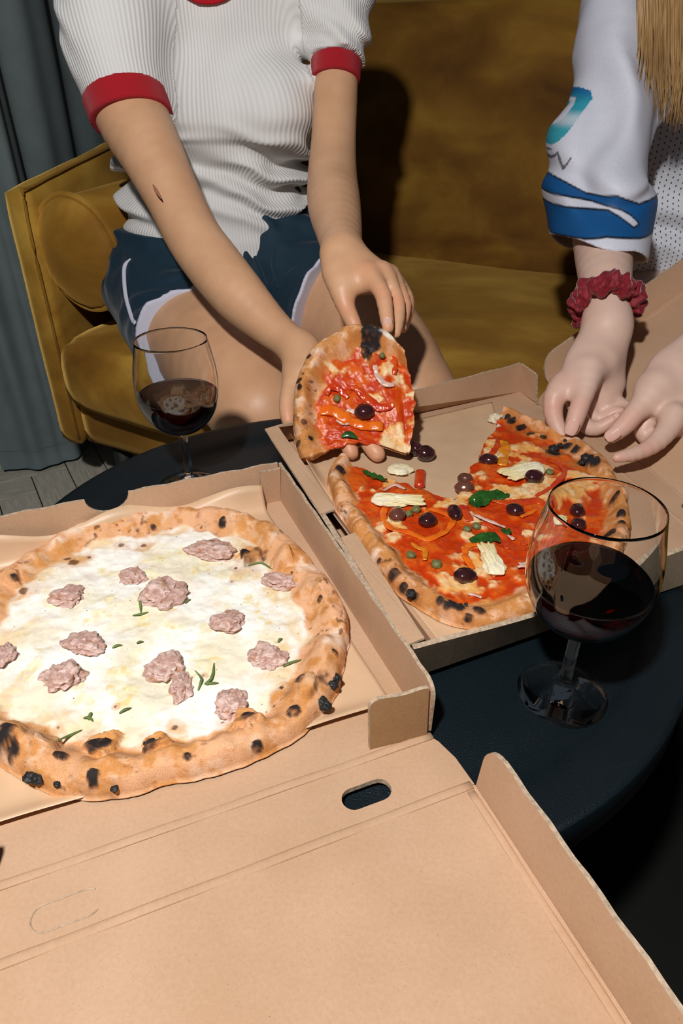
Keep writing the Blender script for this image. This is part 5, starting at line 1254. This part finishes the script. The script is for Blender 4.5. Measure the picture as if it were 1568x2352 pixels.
g_p = [*palm([(1612, 800, .80, 98), (1560, 850, .778, 112)], (-.3, -.5, .8), .62), *palm([(1565, 845, .778, 112), (1505, 890, .757, 86)], (-.3, -.5, .8), .6), *palm([(1590, 880, .775, 92), (1545, 950, .732, 74)], (-.3, -.5, .8), .6), *palm([(1600, 900, .775, 70), (1575, 975, .735, 54)], (-.3, -.5, .8), .6)]
g_f = [finger([(1510, 888, .755, 66), (1478, 925, .741, 54), (1452, 955, .730, 46), (1432, 978, .723, 44), (1404, 1002, .715, 34)], .012),
       finger([(1548, 955, .718, 58), (1533, 985, .706, 50), (1510, 1013, .692, 43), (1480, 1034, .678, 35), (1445, 1046, .668, 30), (1416, 1051, .662, 23)], .01),
       finger([(1512, 930, .752, 46), (1488, 965, .742, 44), (1476, 990, .735, 38), (1484, 1008, .730, 32)]),
       finger([(1560, 960, .735, 44), (1530, 995, .722, 40), (1500, 1005, .722, 34)]),
       finger([(1585, 965, .74, 42), (1570, 995, .730, 36), (1550, 1005, .728, 30)])]
A2 = Node(chain(AL, .02)+g_p, [(g_f[0], .014), (g_f[1], .012)]+[(f, .007) for f in g_f[2:]])
BX = .66
T2 = [Prim((BX, 1.36, .50), (BX, 1.36, .88), .15, .14, .05, (1, .70, 1)), Prim((BX-.13, 1.36, .95), (BX+.13, 1.36, .95), .05, .05, .05), Prim((BX, 1.36, .95), (BX, 1.34, 1.1), .055, .05, .04), Prim(aty(1470, 60, 1.22), (BX-.12, 1.35, .92), .034, .045, .05), Prim(aty(1900, 380, 1.2), (BX+.14, 1.35, .94), .05, .055, .05)]
th2 = [Prim((BX-.09, 1.33, .46), (BX-.13, .97, .46), .09, .065, .05), Prim((BX-.13, .97, .46), (BX-.13, 1.0, .08), .06, .038, .03), Prim((BX-.13, 1.0, .035), (BX-.13, .87, .026), .034, .024, .03)]
th3 = [Prim((BX+.09, 1.33, .46), (BX+.10, .95, .46), .09, .065, .05), Prim((BX+.10, .95, .46), (BX+.10, .98, .08), .06, .038, .03), Prim((BX+.10, .98, .035), (BX+.10, .85, .026), .034, .024, .03)]
B2 = Node(T2, [(A1, .03), (A2, .03), (Node(th2), .05), (Node(th3), .05)])
V, F = surface(lambda P, cut, c: B2.ev(P, cut, c), (.22, .62, -.01), (1.0, 1.50, 1.10), .0033)
p2 = empty('person', (BX, 1.3, 0), 'person on the right with long blonde hair in a white and blue sports jersey', 'person')
fl_ = flush(V, [cr(*s)[0]+np.array((0, -.006, .006)) for s in ((1314, 984, .737, 33), (1325, 948, .75, 41), (1270, 940, .772, 43), (1404, 1002, .715, 34), (1432, 975, .723, 44), (1416, 1051, .662, 23), (1480, 1034, .678, 34), (1412, 960, .768, 24), (1290, 895, .795, 50), (1512, 900, .79, 50))], .018)
npmesh('body', V, F, M['skin_pale'], p2, True, None, {'Flush': fl_})
nail(1313, 981, .738, 37, 38, math.pi+.2, p2, .8); nail(1407, 998, .717, 37, 36, math.pi+.75, p2, .75); nail(1416, 958, .7685, 25, 14, 2.0, p2, .6)
# scrunchie
sc_c, sc_r = cr(1392, 697, .888, 98); sd = cr(1396, 745, .862, 96)[0]-cr(1390, 650, .925, 112)[0]; sd /= np.linalg.norm(sd); a_ = np.cross(sd, (0, 0, 1.0)); a_ /= np.linalg.norm(a_); b_ = np.cross(a_, sd)
V = []; F = []; nu, nv = 260, 28
for i in range(nu):
    q = 2*math.pi*i/nu; rad_ = a_*math.cos(q)+b_*math.sin(q)
    pl_ = .30*math.sin(q*13+1.5*math.sin(q*4))+.25*math.sin(q*21+2*math.sin(q*3))
    for k in range(nv):
        r_ = 2*math.pi*k/nv; rr = .0125*(1+.5*pl_*(.6+.4*math.cos(r_)))*(1+.12*math.sin(r_*5+q*9))
        V.append(sc_c+rad_*(sc_r*1.02+.006+rr*.95*math.cos(r_))+sd*(rr*1.15*math.sin(r_)+.0035*math.sin(q*7)))
for i in range(nu):
    for k in range(nv): F.append((i*nv+k, i*nv+(k+1) % nv, ((i+1) % nu)*nv+(k+1) % nv, ((i+1) % nu)*nv+k))
npmesh('scrunchie', V, F, M['scrunchie'], p2)
# jersey
js = [Prim((BX+.01, 1.36, .52), (BX+.01, 1.36, .93), .205, .185, .05, (1, .72, 1)), Prim((BX-.14, 1.36, .965), (BX+.14, 1.36, .965), .07, .07, .06)]
s2_ = [(1478, -90, 1.27, 220), (1452, 40, 1.22, 206), (1418, 190, 1.17, 226), (1386, 320, 1.125, 230), (1375, 420, 1.09, 236), (1376, 500, 1.05, 228), (1382, 560, 1.01, 200), (1384, 600, .98, 186)]
SLV = Node(chain(s2_, .03)); hem_p = aty(1388, 574, .99); hem_d = cr(1390, 650, .925, 1)[0]-cr(1384, 480, 1.05, 1)[0]; hem_d /= np.linalg.norm(hem_d); hem_d = hem_d+np.array((0, .75, -.1)); hem_d /= np.linalg.norm(hem_d)
def slv_fn(P, cut, c):
    d = SLV.ev(P, cut, c); w_ = 0
    if cut is not None:
        n_ = fbm(P, 8, 501, 2); x_, z_ = P[:, 0], P[:, 2]
        # long soft drapes down the sleeve, bunched above the hem
        w_ = .010*np.sin(x_*62+z_*12+2.2*n_)*sstep(.66, .78, z_)+.009*np.exp(-((z_-.715)/.03)**2)*np.sin(x_*38+z_*60+1.5*n_)-.007*np.exp(-((z_-.700-.35*(x_-.38))/.010)**2)*sstep(.33, .40, x_)+.004*n_
        d = d-w_
    t = (P-hem_p)@hem_d.astype(np.float32)+.004*np.sin(P[:, 0]*70); d0 = d
    d = np.maximum(d, t)
    inner = -(d0+.0045); return np.maximum(d, np.where(t > -.09, inner, d))
V, F = surface(slv_fn, (.22, .85, .52), (.62, 1.50, 1.06), .0021, .012)
def photo_xz(x, y, yy=1.02): p = aty(x, y, yy); return p[0], p[2]
# print: everything is laid out on the cloth in (x, z) metres of the sleeve front
def curve(pts, yy): q = np.array([photo_xz(a, b_, yy) for a, b_ in pts]); return q
def below(V, q): return np.interp(V[:, 0], q[:, 0], q[:, 1])-V[:, 2]        # >0 below the line
yy = 1.0
q_top = curve([(1240, 383), (1262, 398), (1300, 420), (1350, 446), (1400, 442), (1450, 460), (1494, 454)], 1.01)
q_a = curve([(1240, 468), (1270, 461), (1310, 456), (1360, 462), (1412, 474), (1430, 484), (1450, 505), (1494, 560)], 1.0)
q_b = curve([(1240, 492), (1270, 486), (1310, 478), (1385, 476), (1405, 488), (1430, 508), (1447, 503), (1494, 500)], 1.0)
q_bot = curve([(1240, 562), (1285, 555), (1320, 540), (1370, 528), (1410, 530), (1470, 536), (1494, 536)], .985)
px_ = .0011
def band(d, w_=px_): return sstep(-w_, w_, d)
WH = np.array((.64, .65, .74)); BL = np.array((.006, .085, .26)); BK = np.array((.004, .006, .012))
dt, da, db, dbo = below(V, q_top), below(V, q_a), below(V, q_b), below(V, q_bot)
blue = band(dt)*(1-band(dbo)); white = band(da)*(1-band(db)); col = mixc(np.tile(WH, (len(V), 1)), BL, blue*(1-white))
ab_ = blue*(da > db)
for d, on in ((dt, 1), (dbo, 1), (da, ab_), (db, ab_)): col = mixc(col, BK, np.exp(-(d/.0013)**4)*np.where(np.asarray(on) > .3, 1, 0)*((V[:, 2] < .9)))
# the big numeral's corner at the outer edge of the sleeve, and the end of the lettering
def inpoly(V, pts, yy):
    q = curve(pts, yy); x, z = V[:, 0], V[:, 2]; ins = np.zeros(len(V), bool); n = len(q)
    for i in range(n):
        x0, z0 = q[i]; x1, z1 = q[(i+1) % n]; c_ = ((z0 > z) != (z1 > z)) & (x < (x1-x0)*(z-z0)/(z1-z0+1e-12)+x0); ins ^= c_
    return ins
o7 = inpoly(V, [(1270, 175), (1305, 188), (1349, 207), (1348, 224), (1320, 250), (1279, 298), (1240, 340), (1240, 175)], 1.13)
i7w = inpoly(V, [(1250, 200), (1297, 213), (1322, 224), (1292, 255), (1250, 300)], 1.13); i7 = inpoly(V, [(1250, 205), (1297, 218), (1315, 226), (1290, 251), (1250, 296)], 1.13)
zt, zb = photo_xz(1300, 190, 1.13)[1], photo_xz(1280, 298, 1.13)[1]; g = np.clip((zt-V[:, 2])/(zt-zb), 0, 1)
grad = mixc(np.tile(np.array((.01, .13, .33)), (len(V), 1)), np.array((.03, .32, .42)), sstep(.1, .45, g)); grad = mixc(grad, np.array((.45, .55, .62)), sstep(.5, .72, g)); grad = mixc(grad, np.array((.04, .33, .42)), sstep(.75, .95, g))
front = V[:, 1] < 1.25
col[o7 & front] = grad[o7 & front]; col[i7w & front] = WH; col[i7 & front] = (.25, .24, .28)
def stroke(p, q, w_=.0011, yy=1.085):
    a0, b0 = np.array(photo_xz(*p, yy)), np.array(photo_xz(*q, yy)); X = V[:, [0, 2]]; ab = b0-a0; t = np.clip(((X-a0)@ab)/(ab@ab), 0, 1); return np.linalg.norm(X-a0-t[:, None]*ab, axis=1) < w_
lt = np.zeros(len(V), bool)
for s_ in (((1264, 375), (1276, 350)), ((1276, 350), (1283, 382)), ((1283, 382), (1296, 358)), ((1264, 348), (1269, 346)), ((1262, 362), (1266, 361))): lt |= stroke(*s_)
col[lt & front] = (.14, .14, .17)
jo = npmesh('jersey_sleeve', V, F, M['jersey'], p2, True, col)
JN = Node(js)
def j_fn(P, cut, c):
    d = JN.ev(P, cut, c)
    if cut is not None: n_ = fbm(P, 9, 601, 2); d = d-.007*np.sin(P[:, 0]*60+2*n_)*sstep(.70, .85, P[:, 2])-.006*np.sin(P[:, 2]*95+P[:, 0]*30+2.5*n_)*sstep(.75, .6, P[:, 2])
    nk = np.linalg.norm(P-np.array((BX, 1.30, 1.03), np.float32), axis=1)-.09
    return np.maximum(np.maximum(d, .535+.01*np.sin(P[:, 0]*25)-P[:, 2]), -nk)
V, F = surface(j_fn, (.40, 1.15, .50), (.92, 1.56, 1.06), .0042, .012)
npmesh('jersey_body', V, F, M['mesh'], p2)
# smooth yoke above the perforated panel, and far sleeve
s3 = [Prim((BX+.15, 1.35, .96), aty(1900, 380, 1.2)+np.array((-.02, 0, .0)), .085, .09, .04), Prim(aty(1900, 380, 1.2)+np.array((-.02, 0, 0)), aty(1790, 520, 1.05), .09, .085, .04)]
V, F = surface(lambda P, cut, c: Node(s3).ev(P, cut, c)-(0 if cut is None else .004*fbm(P, 14, 611, 2)), (.60, .92, .55), (1.15, 1.5, 1.08), .005, .01)
npmesh('jersey_sleeve', V, F, M['jersey'], p2, True, np.tile(WH, (len(V), 1)))
# hair
rg = np.random.RandomState(5); VV = []; FF = []; base = 0
hx0, hx1 = 1452, 1700
for i in range(1300):
    u = rg.rand()**.85; dep = rg.rand(); xt = 1478+(hx1-1478)*u+rg.randn()*3; yb = 262-55*math.exp(-u*9)+rg.randn()*12-60*rg.rand()**3+(18 if .15 < u < .5 else 0)
    xb = hx0+10+(hx1-hx0-10)*u**.95+rg.randn()*5+(-9 if rg.rand() < .06 else 0); Y0 = 1.09+.08*dep+.05*abs(u-.4)
    ph = rg.rand()*.9+u*7; am = 3+5*rg.rand()
    P_ = []
    for t in np.linspace(0, 1, 16):
        y = -330+(yb+330)*t; x = xt+(xb-xt)*t**1.3+am*math.sin(t*7+ph)*t+(3*math.sin(t*17+ph*2))*t*t-14*math.exp(-((t-.93)/.05)**2)*(u < .12)*rg.rand()*.4
        P_.append(aty(x, y, Y0+.012*math.sin(t*5+ph)-.02*t))
    P_ = np.array(P_); r_ = (.0006+.0005*rg.rand())*(1-np.linspace(0, 1, 16)**5*.85); v, f = tube_mesh(P_, r_, 3, caps=False, normal=(0, -1, .2))
    VV.append(np.array(v)); FF.append(np.array(f)+base); base += len(v)
npmesh('hair', np.concatenate(VV), np.concatenate(FF), M['hair'], p2)['kind'] = 'stuff'
